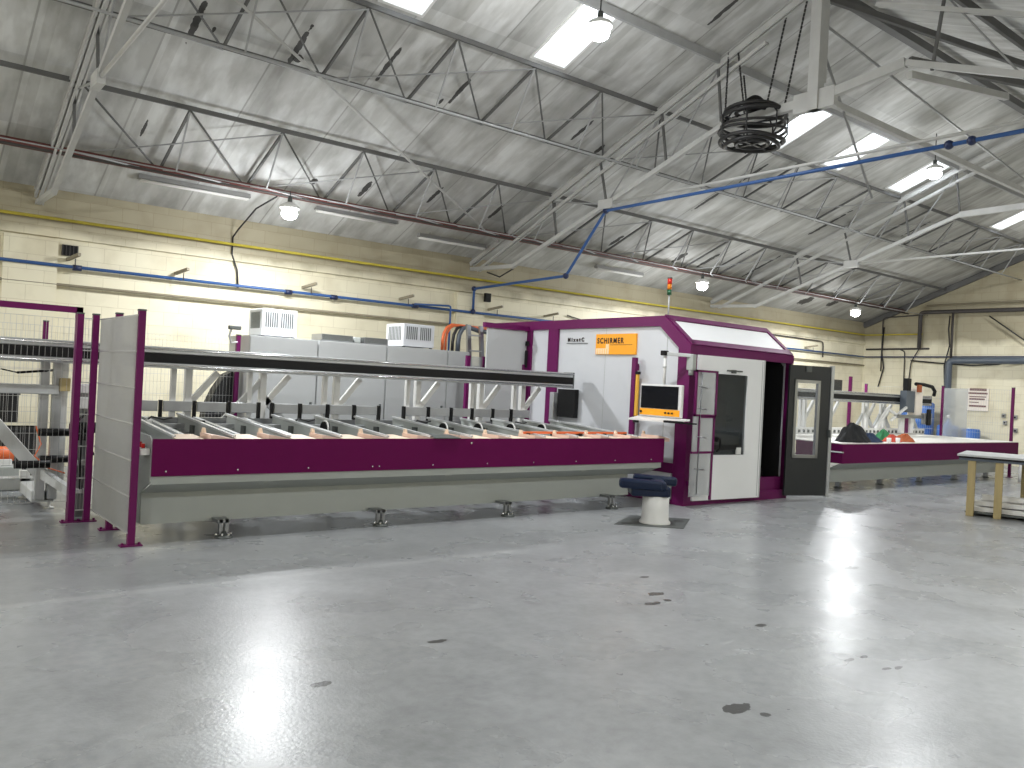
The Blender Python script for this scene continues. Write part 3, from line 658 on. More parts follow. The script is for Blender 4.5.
e = MB().prism([(X0, 7.72, .93), (X0, 7.72, .56), (X0, 8.05, .42), (X0, 8.02, .14), (X0, 9.8, .14), (X0, 9.8, .97), (X0, 7.8, .97)], (.012, 0, 0))
e.build('end_panel', 'grey', tb)
MB().prism([(X1-.02, 7.72, .93), (X1-.02, 7.72, .56), (X1-.02, 8.05, .42), (X1-.02, 9.8, .42), (X1-.02, 9.8, .93)], (.012, 0, 0)).build('end_panel', 'grey', tb)
for x in (3.1, 5.2, 7.3): MB().bx(x-.04, x+.04, 7.74, 9.78, .52, .60).build('cross_beam', 'grey', tb)
MB().bx(X0+.01, X1-.3, 9.78, 9.8, .62, .9).build('rear_panel', 'grey_d', tb)
ft = MB()
for (x, y) in ((2.64, 8.2), (4.33, 8.2), (6.07, 8.2), (7.84, 8.2), (2.64, 9.5), (4.33, 9.5), (6.07, 9.5), (7.84, 9.5)):
    y = y-.38 if y < 9 else y; x += .07
    f = MB().bx(x-.045, x-.012, y-.02, y+.02, .03, .17).bx(x+.012, x+.045, y-.02, y+.02, .03, .17).bx(x-.06, x+.06, y-.02, y+.16, .14, .17).build('foot', 'steel', tb)
    MB().lathe((x, y-.02, 0), [(.085, 0), (.085, .012), (.03, .03), (.02, .06)], 16).build('foot_plate', 'grey_d', f)
    for (dx, dy) in ((-.07, 0), (.07, 0), (-.03, -.05), (.03, -.05)): MB().tube((x+dx, y+dy-.02, .012), (x+dx, y+dy-.02, .05), .01, 8).build('foot_bolt', 'chrome', f)
# longitudinal rails at the back of the bed
for (y, z, h) in ((9.25, .86, .07), (9.45, .95, .05), (9.6, .84, .1)):
    MB().bx(X0+.03, X1-.05, y-.03, y+.03, z-h/2, z+h/2).build('bed_rail', 'alu' if y != 9.6 else 'steel', tb)
bars = [2.22+.56*i for i in range(12)]
for i, x in enumerate(bars):
    sb = MB().prism([(x-.004, 7.86, .958), (x-.004, 9.7, 1.065), (x-.004, 9.7, .80), (x-.004, 7.95, .70), (x-.004, 7.84, .78)], (.008, 0, 0)).build('divider_plate', 'divider', tb)
    MB().bar((x, 7.84, .962), (x, 9.72, 1.07), .034, .022).build('top_rail', 'rail_w', sb)
    MB().bar((x+.20, 8.3, .935), (x+.20, 9.72, 1.02), .05, .03).build('carrier_rail', 'rail_w', tb)
    MB().bx(x-.03, x+.03, 9.05, 9.15, .68, .98).build('bracket', 'grey_d', sb)
    # cream plastic ramp and upright stop at the front of each lane
    MB().prism([(x+.02, 7.71, .935), (x+.02, 8.2, .955), (x+.02, 8.2, .90), (x+.02, 7.71, .90)], (.26, 0, 0)).build('lane_pad', 'cream_pl', tb)
    MB().prism([(x+.30, 7.72, .90), (x+.30, 7.72, .985), (x+.34, 7.72, .982), (x+.53, 7.72, .945), (x+.53, 7.72, .90)], (0, .33, 0)).build('lane_pad', 'pink_pl', tb)
    MB().prism([(x+.30, 8.02, .95), (x+.36, 8.02, .95), (x+.34, 8.02, 1.03), (x+.315, 8.02, 1.03)], (0, .03, 0)).build('lane_stop', 'cream_pl', tb)
for i in range(12):
    x = bars[i]+.22
    u = MB().bx(x-.18, x+.2, 9.05, 9.2, .78, .84, .008).tube((x-.15, 9.12, .9), (x+.18, 9.12, .9), .035, 10).build('drive_unit', 'alu' if i % 3 else 'grey_d', tb)
    if i in (3, 6, 7, 8, 9):
        MB().tube((x+.12, 9.0, .96), (x+.17, 9.0, .96), .085, 18).build('belt_pulley', 'black', u)
        MB().path([(x+.145, 9.0+.088*math.cos(q), .96+.088*math.sin(q)) for q in [PI*(.15+.1*j) for j in range(11)]], .012, 6).build('belt', 'white_pl', u)
    MB().bx(x-.1, x-.04, 9.28, 9.36, .9, 1.02, .008).build('sensor', 'black' if i % 2 else 'white', u)
    MB().bx(x-.17, x-.02, 8.7, 8.76, .66, .70, .006).build('tie_plate', 'alu', u)
    if i % 3 == 0: MB().path([(x-.1, 9.35, 1.0), (x-.02, 9.4, 1.05), (x+.1, 9.38, 1.02), (x+.2, 9.42, 1.04)], .01, 6).build('air_hose', 'cable', u)
px = [2.2, 2.63, 3.01, 3.41, 3.78, 3.95, 4.32, 4.70, 5.08, 5.45, 5.84, 6.24, 6.63, 7.0, 7.38, 7.73, 8.12]
for i in range(len(px)-1):
    a, b = px[i], px[i+1]
    MB().bx(a-.016, a+.016, 9.84, 9.90, 1.02, 1.215, .003).build('stop_post', 'black', tb)
    if i in (4, 9): continue
    MB().bx(a+.03, b-.03, 9.86, 9.89, 1.085, 1.205, .004).build('back_stop', 'plate', tb)
MB().bx(X0, 8.3, 9.84, 9.92, .92, 1.02).build('stop_rail', 'steel', tb)
MB().bar((6.5, 8.08, .992), (8.4, 8.08, .992), .035, .03, bev=.004).build('orange_guard', 'orange', tb)
for x in (6.6, 7.05, 7.5, 7.95, 8.35): MB().bx(x-.02, x+.02, 8.03, 8.12, .95, .985).build('guard_bracket', 'black', tb)
bx_ = thing('control_box', (1.94, 7.75, .8), 'small white box with red button at the left end of the purple panel', 'switch box')
MB().bx(1.91, 1.995, 7.74, 7.95, .80, .86, .008).build('body', 'white', bx_)
MB().tube((1.95, 7.8, .86), (1.95, 7.8, .9), .015, 10).tube((1.95, 7.9, .86), (1.95, 7.9, .91), .012, 10).build('button', 'red', bx_)
MB().prism([(4.95, 7.66, .955), (5.3, 7.66, .952), (5.3, 7.9, .975), (5.05, 7.95, .98)], (0, 0, .006)).build('tmp', 'grey_d')
o = [x for x in COL.objects if x.name == 'tmp'][0]; o.name = 'sheet_offcut'; tag(o, 'dark sheet lying across the front edge of the long table', 'sheet')

# ------------------------------------------------------------------ gantry rails
def gantry(x0, x1, y, label, legs, name='gantry_rail'):
    t = thing(name, ((x0+x1)/2, y, 0), label, 'gantry rail')
    MB().bx(x0, x1, y-.108, y+.12, 1.75, 1.82, .004).bx(x0, x1, y-.07, y+.10, 1.60, 1.77).bx(x0, x1, y-.11, y+.12, 1.58, 1.64, .008).build('rail', 'alu', t)
    MB().bx(x0+.02, x1-.003, y-.112, y-.05, 1.642, 1.745).build('slot', 'black', t)
    MB().tube((x0, y-.11, 1.79), (x1, y-.11, 1.80), .012, 8).tube((x0, y-.11, 1.61), (x1, y-.11, 1.61), .012, 8).build('guide_bar', 'chrome', t)
    MB().bx(x1-.01, x1+.015, y-.115, y+.125, 1.575, 1.83, .004).build('end_cap', 'grey_d', t)
    for x in legs:
        l = MB().bx(x-.04, x+.04, y+.12, y+.20, 0.02, 1.6, .006).bx(x-.2, x-.14, y+.12, y+.18, 0.02, 1.6, .004).bx(x-.2, x+.04, y+.13, y+.17, .3, .36).build('leg', 'white', t)
        MB().bar((x, y+.16, 1.15), (x+.34, y+.16, 1.56), .05, .07).build('brace', 'white', l)
        MB().bx(x-.08, x+.08, y+.05, y+.28, 0, .02).build('leg_plate', 'grey_d', l)
        if abs(x-3.85) < .01 or x > 18: MB().bar((x, y+.16, 1.3), (x+.32, y+.16, .95), .05, .08).bar((x, y+.16, 1.5), (x-.5, y+.16, .95), .05, .07).build('cross_brace', 'lgrey', l)
    return t
gantry(-2.5, 8.82, 9.8, 'long aluminium gantry rail with a black slot above the loading table', [2.95, 3.85, 4.85, 6.1, 7.2, 8.0])

# ------------------------------------------------------------------ rear cabinets
def cabinet(x0, x1, label, k):
    t = thing('electrical_cabinet', ((x0+x1)/2, 12.1, 0), label, 'cabinet', 'grey cabinets behind the gantry rail')
    MB().bx(x0, x1, 12.02, 12.9, .1, 2.13).build('body', 'lgrey', t)
    MB().bx(x0+.01, x1-.01, 12.04, 12.88, 0, .1).build('plinth', 'grey_d', t)
    d = MB().bx(x0+.008, x1-.008, 12.0, 12.02, .12, 1.86).build('door', 'lgrey', t)
    MB().bx(x0+.008, x1-.008, 12.0, 12.02, 1.87, 2.12).build('top_panel', 'lgrey', t)
    MB().bx(x1-.1, x1-.07, 11.97, 12.0, 1.0, 1.16, .004).build('door_handle', 'grey_d', d)
cabinet(4.42, 5.50, 'grey cabinet under the left cooling unit, leftmost of the row', 0)
cabinet(5.51, 6.72, 'grey cabinet second in the row, under the flat vent box', 1)
cabinet(6.73, 7.93, 'grey cabinet third in the row, under the right cooling unit', 2)
cabinet(7.94, 8.4, 'narrow grey cabinet last in the row beside the cable loops', 3)
def cooler(x0, x1, y0, y1, z0, z1, label):
    t = thing('cooling_unit', ((x0+x1)/2, (y0+y1)/2, z0), label, 'cooling unit', 'cooling units on the cabinets')
    MB().bx(x0, x1, y0, y1, z0+.02, z1, .012).build('housing', 'panel', t)
    n = 11
    v = MB()
    w = (x1-x0)
    for half in (0, 1):
        a = x0+w*.10+half*w*.44
        for i in range(n//2+1): v.bx(a+i*w*.062, a+i*w*.062+.018, y0-.004, y0+.01, z0+(z1-z0)*.35, z1-.05)
    v.build('front_louvre', 'grey_d', t)
    v = MB()
    for i in range(9): v.bx(x0-.004, x0+.01, y0+.08+i*(y1-y0-.16)/9, y0+.105+i*(y1-y0-.16)/9, z0+(z1-z0)*.3, z1-.05)
    v.build('side_louvre', 'grey_d', t)
    MB().bx(x0+.02, x0+.06, y0+.02, y0+.06, z0, z0+.02).bx(x1-.06, x1-.02, y0+.02, y0+.06, z0, z0+.02).bx(x0+.02, x0+.06, y1-.06, y1-.02, z0, z0+.02).bx(x1-.06, x1-.02, y1-.06, y1-.02, z0, z0+.02).build('foot', 'black', t)
cooler(4.64, 5.2, 12.15, 12.7, 2.13, 2.56, 'white louvred cooling unit on the left cabinet')
cooler(7.08, 7.70, 12.1, 12.7, 2.13, 2.54, 'white louvred cooling unit on the third cabinet')
vb = thing('vent_box', (6.1, 12.3, 2.13), 'flat silver vent box on the second cabinet', 'vent box')
MB().bx(5.62, 6.85, 12.2, 12.6, 2.13, 2.15).build('base', 'steel', vb)
for (a, b) in ((5.65, 6.2), (6.4, 6.85)):
    p = MB().bx(a, b, 12.2, 12.6, 2.15, 2.25, .006).build('duct', 'steel', vb)
    s_ = MB()
    for i in range(8): s_.bx(a+.02, b-.02, 12.196, 12.2, 2.16+i*.011, 2.165+i*.011)
    s_.build('grille', 'grey_d', p)
MB().bx(6.24, 6.36, 12.24, 12.5, 2.15, 2.24, .01).build('junction_box', 'grey', vb)
g = 'cable loops rising behind the cabinets'
for i, (x, mat, r, lb) in enumerate(((8.06, 'orange', .03, 'orange cable loop behind the narrow cabinet, outer'), (8.13, 'orange', .022, 'orange cable loop behind the narrow cabinet, inner'),
                                     (8.28, 'cable', .03, 'black cable loop behind the narrow cabinet'), (8.40, 'greypipe', .045, 'grey cable loop behind the narrow cabinet'))):
    tag(MB().path([(x+.14, 12.6, 2.13), (x+.14, 12.6, 2.32), (x+.16, 12.6, 2.46), (x+.22, 12.6, 2.57), (x+.33, 12.62, 2.63), (x+.6, 12.62, 2.63-.02*i), (9.3, 12.62, 2.62-.02*i)], r, 8).build('cable_loop', mat), lb, 'cable', g)

# ------------------------------------------------------------------ machine enclosure
CX0, CX1, CY0 = 9.1, 11.58, 7.6
en = thing('machine_enclosure', (CX0, CY0, 0), 'large white machine cabin with purple frame and open doors', 'machine cabin')
# left wall as one pentagonal panel
wall = [(CX0+.02, 7.63, .05), (CX0+.02, 7.63, 2.26), (CX0+.02, 8.12, 2.66), (CX0+.02, 12.4, 2.66), (CX0+.02, 12.4, .05)]
MB().prism(wall, (.03, 0, 0)).build('side_panel', 'panel', en)
fr = MB()   # frame members on the left face
th = .05
fr.prism([(CX0-th/2, y, z) for y, z in ((7.56, 0), (7.56, 2.28), (8.08, 2.71), (12.4, 2.71), (12.4, 2.56), (8.16, 2.56), (7.78, 2.24), (7.78, 0))], (th+.01, 0, 0))
fr.bx(CX0-th/2, CX0+.03, 10.42, 10.66, 0, 2.56)
fr.bx(CX0-th/2, CX0+.03, 11.12, 11.3, 0, 2.56)
fr.build('side_frame', 'purple', en)
MB().bx(CX0-.03, CX0+.03, 7.78, 8.72, .44, .58).bx(CX0-.03, CX0+.03, 7.78, 8.72, 0, .06).build('base_rail', 'purple', en)
MB().prism([(CX0-.02, 7.80, .44), (CX0-.02, 8.34, .44), (CX0-.10, 8.30, .37), (CX0-.10, 7.80, .37)], (0, 0, -.02)).bx(CX0-.03, CX0, 7.8, 8.4, .07, .42).build('lower_hatch', 'lgrey', en)
# roof, rear and right walls
MB().bx(CX0, CX1, 8.1, 12.4, 2.66, 2.70).build('roof_panel', 'panel', en)
MB().bx(CX0-.02, CX1+.02, 8.06, 8.14, 2.62, 2.71).bx(CX1-.04, CX1+.02, 8.1, 12.4, 2.6, 2.71).build('roof_frame', 'purple', en)
MB().prism([(CX1-.03, y, z) for y, z in ((7.68, .05), (7.68, 2.2), (8.12, 2.6), (12.4, 2.6), (12.4, .05))], (.03, 0, 0)).build('side_panel', 'panel', en)
MB().prism([(CX1-.05, y, z) for y, z in ((7.70, .1), (7.70, 2.1), (8.12, 2.5), (9.6, 2.5), (9.6, .1))], (.015, 0, 0)).build('dark_inner_sheet', 'dark_in', en)  # dark sheets added so the cabin reads black inside
MB().prism([(CX0+.06, y, z) for y, z in ((7.70, .1), (7.70, 2.1), (8.12, 2.5), (9.6, 2.5), (9.6, .1))], (.015, 0, 0)).build('dark_inner_sheet', 'dark_in', en)
MB().bx(CX0, CX1, 12.37, 12.4, .05, 2.66).build('rear_panel', 'panel', en)
# slanted front band
MB().prism([(CX0, 7.6, 2.27), (CX0, 8.1, 2.68), (CX0, 8.08, 2.70), (CX0, 7.58, 2.29)], (CX1-CX0, 0, 0)).build('slanted_panel', 'panel_lit', en)
d = Vector((0, .5, .41)).normalized(); nrm = Vector((0, -d.z, d.y))
P0 = Vector((0, 7.585, 2.285)); P1v = Vector((0, 8.085, 2.695))
sf = MB()
def on_slant(x, t): p = P0.lerp(P1v, t)+nrm*.012; return (x, p.y, p.z)
for (xa, ta, xb_, tb_) in ((CX0, .06, CX1, .06), (CX0, .95, CX1, .95), (CX0+.05, 0, CX0+.05, 1), (CX1-.04, 0, CX1-.04, 1)):
    sf.bar(on_slant(xa, ta), on_slant(xb_, tb_), .11 if xa != xb_ else .09, .03, up=nrm)
sf.build('slant_frame', 'purple', en)
MB().bx(CX0+.036, CX1+.03, 7.56, 7.66, 2.15, 2.28, .004).build('front_lintel', 'purple', en)
for (xa, xb_) in ((CX0+.036, CX0+.14), (CX1-.03, CX1+.02)): MB().bx(xa, xb_, 7.57, 7.67, 0, 2.16).build('front_post', 'purple', en)
MB().bx(CX0+.036, CX1, 7.58, 7.66, 0, .14).bx(10.75, 11.5, 7.62, 7.72, .14, .34).build('sill', 'purple', en)
MB().bx(CX0+.06, CX1-.05, 9.6, 9.63, .1, 2.6).bx(CX0+.06, CX1-.05, 7.7, 9.6, .1, .12).build('dark_inner_sheet', 'dark_in', en)  # more dark sheets keeping the doorway black
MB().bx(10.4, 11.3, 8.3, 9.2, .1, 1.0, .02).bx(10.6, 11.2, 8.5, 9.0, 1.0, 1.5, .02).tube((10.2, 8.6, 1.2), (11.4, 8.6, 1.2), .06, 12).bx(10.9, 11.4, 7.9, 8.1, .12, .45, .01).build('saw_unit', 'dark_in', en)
# rear annex stepping out to the left
an = MB().bx(8.2, 9.06, 11.22, 11.25, .3, 2.53)
an.build('annex_panel', 'lgrey', en)
MB().bx(8.12, 9.1, 11.18, 11.26, 2.54, 2.62).bx(8.98, 9.06, 11.17, 11.22, .3, 1.95).build('annex_frame', 'purple', en)
MB().bx(9.0, 9.05, 11.14, 11.18, 2.28, 2.36).bx(9.0, 9.04, 11.15, 11.18, 1.9, 2.2).build('annex_hinge', 'black', en)
# feed-through box where the table enters
MB().bx(9.0, 9.09, 9.84, 10.26, 1.1, 1.56, .006).build('feed_slot', 'black', en)
MB().bx(8.93, 9.06, 10.28, 10.38, 1.0, 1.5, .01).build('feed_bracket', 'alu', en)
# signs
sg = MB().bx(CX0-.012, CX0+.018, 8.63, 9.50, 2.14, 2.46).build('sign_board', 'orange_sign', en)
text('sign_lettering', 'SCHIRMER', .118, 'ink', sg, (CX0-.014, 9.465, 2.315), (0, -1, 0), (0, 0, 1), .0038, .002, 1.30, .86)
MB().bx(CX0-.0145, CX0-.010, 8.70, 9.18, 2.286, 2.292).build('sign_line', 'ink', sg)
MB().bx(CX0-.0145, CX0-.010, 9.2, 9.485, 2.145, 2.235).bx(CX0-.0145, CX0-.010, 9.2, 9.27, 2.235, 2.30).build('sign_picture', 'orange_pale', sg)
f = MB()
for i in range(5): f.bx(CX0-.0165, CX0-.013, 9.24+i*.05, 9.247+i*.05, 2.15, 2.225)
f.build('sign_stripes', 'orange_sign', sg)
tx = text('name_lettering', 'MixatC', .088, 'ink', en, (CX0+.012, 10.20, 2.352), (0, -1, 0), (0, 0, 1), .0032, .003, 1.7, .95)
MB().bx(CX0+.005, CX0+.018, 9.72, 10.22, 2.318, 2.326).build('name_underline', 'grey_d', en)
# vertical purple rail with yellow strip
MB().bx(CX0-.10, CX0-.05, 8.53, 8.61, .6, 2.09).bx(CX0-.06, CX0, 8.55, 8.59, 1.9, 2.0).bx(CX0-.06, CX0, 8.55, 8.59, .7, .8).build('guard_rail', 'purple', en)
MB().bx(CX0-.09, CX0-.06, 8.475, 8.525, 1.22, 1.84).build('light_curtain', 'gyellow', en)
MB().bx(CX0-.10, CX0-.05, 8.465, 8.53, 1.84, 1.88).bx(CX0-.10, CX0-.05, 8.455, 8.53, 1.12, 1.22).build('curtain_cap', 'black', en)
MB().bx(CX0+.018, CX0+.022, 9.3, 9.305, .6, 2.55).bx(CX0+.016, CX0+.022, 8.03, 8.036, .6, 2.55).build('panel_seam', 'grey', en)
# signal tower
sgt = MB().tube((CX0+.08, 8.1, 2.7), (CX0+.08, 8.1, 3.02), .012, 10).build('signal_pole', 'lgrey', en)
for z, mt in ((3.02, 'green'), (3.10, 'amber'), (3.18, 'red')):
    MB().tube((CX0+.08, 8.1, z), (CX0+.08, 8.1, z+.078), .034, 16).build('signal_lens', mt, sgt)
MB().tube((CX0+.08, 8.1, 3.258), (CX0+.08, 8.1, 3.28), .036, 16).build('signal_cap', 'grey_d', sgt)
# left door, white, slightly ajar
def rotbox(mb, h, ang, a, b, z0, z1, t0, t1, bev=0):
    c, s_ = math.cos(ang), math.sin(ang)
    f = lambda u, v, z: (h[0]+u*c-v*s_, h[1]+u*s_+v*c, z)
    mb._hex([f(a, t0, z0), f(b, t0, z0), f(b, t1, z0), f(a, t1, z0), f(a, t0, z1), f(b, t0, z1), f(b, t1, z1), f(a, t1, z1)], bev); return mb
h1 = (9.24, 7.54); a1 = math.atan2(-.08, 1.46)
def leaf(h, ang, W, z0, z1, wx0, wx1, wz0, wz1, t, mat, name='door'):
    m = MB()
    for (a, b, c0, c1) in ((0, W, z0, wz0), (0, W, wz1, z1), (0, wx0, wz0, wz1), (wx1, W, wz0, wz1)): rotbox(m, h, ang, a, b, c0, c1, 0, t)
    return m.build(name, mat, en)
dl = leaf(h1, a1, 1.44, .07, 2.15, .40, 1.08, .72, 1.90, .05, 'panel_lit')
rotbox(MB(), h1, a1, .40, 1.08, .72, 1.90, .02, .028).build('door_window', 'pane', dl)
rotbox(rotbox(MB(), h1, a1, 1.44, 1.47, .07, 2.15, -.004, .054), h1, a1, 1.40, 1.415, .09, 2.13, -.003, .002).build('edge_trim', 'lgrey', dl)
rotbox(rotbox(MB(), h1, a1, .60, .92, 1.945, 1.965, -.03, 0), h1, a1, .70, .78, 1.92, 1.97, -.03, 0).build('door_latch', 'grey_d', dl)
rotbox(MB(), h1, a1, .40, .98, .80, .86, -.012, 0).build('window_rail', 'black', dl)
rotbox(MB(), h1, a1, .88, .98, .73, .83, -.02, 0).build('door_plate', 'white', dl)
c, s_ = math.cos(a1), math.sin(a1)
MB().path([(9.24+.3*c, 7.44, .98), (9.24+.36*c, 7.42, .98), (9.24+.42*c, 7.42, .95), (9.24+.42*c, 7.42, .82), (9.24+.36*c, 7.43, .78)], .016, 8).bx(9.6, 9.66, 7.42, 7.52, .92, .97).build('door_handle', 'black', dl)
# right door swung open, dark lining towards the camera
h2 = (11.43, 7.53); a2 = math.atan2(-.27, .80)
dr = leaf(h2, a2, .80, .06, 2.13, .13, .56, .70, 1.86, -.04, 'door_d')
wf = MB()
for (a, b, c0, c1) in ((.10, .59, .66, .71), (.10, .59, 1.85, 1.90), (.10, .15, .66, 1.90), (.54, .59, .66, 1.90)): rotbox(wf, h2, a2, a, b, c0, c1, -.055, .0)
wf.build('window_surround', 'steel', dr)
rotbox(MB(), h2, a2, .15, .54, .71, 1.85, -.03, -.024).build('door_window', 'pane2', dr)
rotbox(MB(), h2, a2, .795, .85, .04, 2.15, -.055, .01).build('edge_trim', 'alu', dr)
rotbox(rotbox(MB(), h2, a2, .30, .40, 2.03, 2.12, -.06, -.04), h2, a2, .78, .80, 1.0, 1.12, -.09, -.04).build('door_latch', 'grey_d', dr)
# clear guards on purple frames in front of the corner
gd = MB()
def pane(mb, x0, x1, y, z0, z1, w=.03):
    mb.bx(x0, x1, y, y+.03, z0, z0+w).bx(x0, x1, y, y+.03, z1-w, z1).bx(x0, x0+w, y, y+.03, z0, z1).bx(x1-w, x1, y, y+.03, z0, z1)
pane(gd, 9.02, 9.49, 7.38, 1.28, 1.93); pane(gd, 9.12, 9.47, 7.38, .76, 1.29)
gd.bx(9.43, 9.46, 7.38, 7.41, .1, .78); gd.bx(9.0, 9.13, 7.38, 7.41, .76, .79); gd.bx(9.12, 9.16, 7.40, 7.6, 1.84, 1.9).bx(9.12, 9.16, 7.40, 7.6, .3, .36)
gdo = gd.build('guard_frame', 'purple', en)
MB().bx(9.04, 9.47, 7.392, 7.398, 1.31, 1.90).bx(9.0, 9.45, 7.392, 7.398, .79, 1.28).bx(8.98, 9.43, 7.392, 7.398, .16, .76).build('guard_pane', 'acrylic', gdo)
f = MB()
for z in (.55, 1.0, 1.4, 1.7): f.tube((9.08, 7.385, z), (9.28, 7.385, z-.02), .008, 6)
f.tube((9.14, 7.385, .2), (9.14, 7.385, 1.9), .007, 6).build('guard_rods', 'steel', gdo)

# ladder behind the gantry rail
ld = thing('aluminium_ladder', (8.54, 11.9, 0), 'aluminium ladder leaning between the cabinets and the enclosure', 'ladder')
for x in (8.40, 8.68): MB().bar((x, 11.75, 0), (x+.04, 12.15, 2.62), .05, .08).build('stile', 'steel', ld)
for i in range(9): MB().bar((8.42, 11.77+.043*i, .28*i+.2), (8.70, 11.77+.043*i, .28*i+.2), .05, .025).build('rung', 'alu', ld)
pg = thing('purple_guard', (8.1, 11.6, 0), 'low purple-posted clear guard before the ladder', 'guard')
for x in (8.04, 8.38): MB().bx(x-.035, x+.035, 11.5, 11.56, 0, 2.05).build('post', 'purple', pg)
MB().bx(8.07, 8.35, 11.52, 11.53, .9, 2.04).build('clear_panel', 'acrylic', pg)

# ------------------------------------------------------------------ control terminal on its arm
ct = thing('control_terminal', (8.78, 7.8, 1.2), 'operator screen with an orange control strip hanging from an arm on the cabin', 'control screen')
MB().bx(8.74, 8.79, 7.40, 8.16, 1.245, 1.70, .01).build('housing', 'white', ct)
scn = MB().bx(8.728, 8.745, 7.455, 8.135, 1.36, 1.675).build('screen', 'screen', ct)
cs = MB().bx(8.730, 8.745, 7.42, 8.15, 1.262, 1.352).build('control_strip', 'orange_sign', ct)
f = MB()
for y, r in ((8.12, .016), (7.66, .014), (7.60, .014), (7.54, .012)): f.tube((8.73, y, 1.305), (8.712, y, 1.305), r, 12)
f.build('strip_button', 'black', cs)
MB().prism([(8.80, 7.28, 1.24), (8.80, 8.22, 1.24), (8.58, 8.22, 1.20), (8.58, 7.45, 1.20)], (0, 0, -.022)).build('keyboard_shelf', 'white', ct)
MB().bx(8.56, 8.66, 7.26, 7.55, 1.18, 1.21, .008).bar((8.62, 7.28, 1.19), (8.7, 7.08, 1.19), .03, .02).build('handle', 'black', ct)
MB().tube((8.80, 7.78, 1.68), (8.80, 7.78, 2.13), .02, 12).build('drop_tube', 'white', ct)
MB().tube((8.80, 7.78, 1.94), (8.80, 7.78, 1.96), .03, 12).tube((8.80, 7.78, 2.08), (8.80, 7.78, 2.11), .028, 12).build('tube_collar', 'lgrey', ct)
MB().bar((8.80, 7.80, 2.14), (9.03, 7.47, 2.12), .05, .05, bev=.006).build('arm', 'lgrey', ct)
MB().bx(8.76, 8.84, 7.75, 7.84, 2.11, 2.18, .01).build('joint', 'black', ct)
MB().bx(8.99, 9.07, 7.44, 7.555, 1.92, 2.14, .01).tube((9.03, 7.5, 1.85), (9.03, 7.5, 1.95), .035, 12).build('arm_mount', 'grey', ct)

# ------------------------------------------------------------------ stool
so = thing('work_stool', (7.56, 6.72, 0), 'navy padded stool on a white drum pedestal in front of the cabin', 'stool')
MB().lathe((7.56, 6.72, 0), [(.185, 0), (.19, .015), (.185, .03), (.165, .05), (.162, .18), (.158, .36), (.10, .37)], 28).build('pedestal', 'white', so)
u = Vector((.788, -.616, 0)); w = Vector((.616, .788, 0)); cen = Vector((7.53, 6.75, 0))
def sbar(a, b, z, r, off, flat=1.0):
    m = MB(); pts = [cen+u*(a+(b-a)*t)+w*off+Vector((0, 0, z)) for t in (0, .04, .1, .5, .9, .96, 1)]
    for i in range(6):
        rr = [.7, .9, 1, 1, 1, .9, .7]; m.tube(pts[i], pts[i+1], r*rr[i], 16, r*rr[i+1])
    return m
MB().bar(cen+u*-.28+Vector((0, 0, .40)), cen+u*.19+Vector((0, 0, .40)), .36, .13, bev=.03).build('seat_base', 'navy', so)
MB().bar(cen+u*-.43-w*.15+Vector((0, 0, .49)), cen+u*.10-w*.15+Vector((0, 0, .47)), .13, .12, bev=.035).build('front_pad', 'navy', so)
MB().bar(cen+u*-.22+w*.14+Vector((0, 0, .52)), cen+u*.31+w*.14+Vector((0, 0, .50)), .14, .11, bev=.03).build('rear_pad', 'navy', so)
MB().bar(cen+u*.06-w*.2+Vector((0, 0, .46)), cen+u*.06+w*.12+Vector((0, 0, .48)), .16, .12, bev=.04).build('end_pad', 'navy', so)
# dark mat
mt = tag(MB().prism([(7.0, 6.85, .001), (7.6, 6.3, .001), (8.25, 6.75, .001), (7.7, 7.25, .001)], (0, 0, .006)).build('floor_mat', 'grey_d'), 'dark rubber mat under the stool', 'mat')

# ------------------------------------------------------------------ outfeed table beyond the doors
TX0, TX1, TY = 13.42, 20.95, 7.7
ot = thing('conveyor_table', (TX0, TY, 0), 'long white-topped table with purple front, to the right beyond the open dark door', 'conveyor table')
MB().bx(TX0, TX1, TY-.02, TY, .50, .84).bx(TX0-.02, TX0, TY-.02, TY+.9, .50, .84).build('front_panel', 'purple_d', ot)
MB().bx(TX0, TX1, TY, 9.9, .84, .855).build('deck', 'deck', ot)
MB().prism([(TX0, TY+.02, .50), (TX0, TY+.30, .36), (TX0, TY+.32, .36), (TX0, TY+.04, .50)], (TX1-TX0, 0, 0)).bx(TX0, TX1, TY+.30, TY+.32, .13, .36).bx(TX0, TX0+.015, TY+.3, 9.8, .13, .5).build('skirt', 'grey', ot)
for x in (14.1, 15.6, 17.2, 18.8, 20.4):
    f = MB().bx(x-.04, x+.04, 8.1, 8.18, .02, .3).bx(x-.04, x+.04, 9.5, 9.58, .02, .3).build('foot', 'steel', ot)
    for yy_ in (8.14, 9.54): MB().lathe((x, yy_, 0), [(.08, 0), (.08, .012), (.02, .03)], 14).build('foot_plate', 'grey_d', f)
MB().bx(TX0, TX1, 9.84, 9.9, .855, 1.0).build('rear_fence', 'white', ot)
f = MB()
for i in range(44): f.bx(TX0+.1+i*.17, TX0+.16+i*.17, 9.825, 9.84, .89, .95)
f.build('fence_slots', 'grey_d', ot)
MB().bar((13.38, 7.66, .70), (13.38, 8.1, .70), .06, .03, bev=.006).build('handle', 'chrome', ot)
gantry(12.2, 21.25, 9.95, 'gantry rail with carriage over the white-topped table', [13.2, 14.6, 16.0, 17.0, 18.6, 19.4, 20.8])
cr = thing('gantry_carriage', (19.9, 9.8, 1.2), 'pick-up carriage with looping black cable chain on the right-hand gantry rail', 'carriage')
MB().bx(19.62, 20.05, 9.68, 9.84, 1.4, 1.92, .01).build('carriage_plate', 'greypipe', cr)
MB().bx(20.06, 20.4, 9.66, 9.84, 1.3, 2.0, .01).build('side_plate', 'paper', cr)
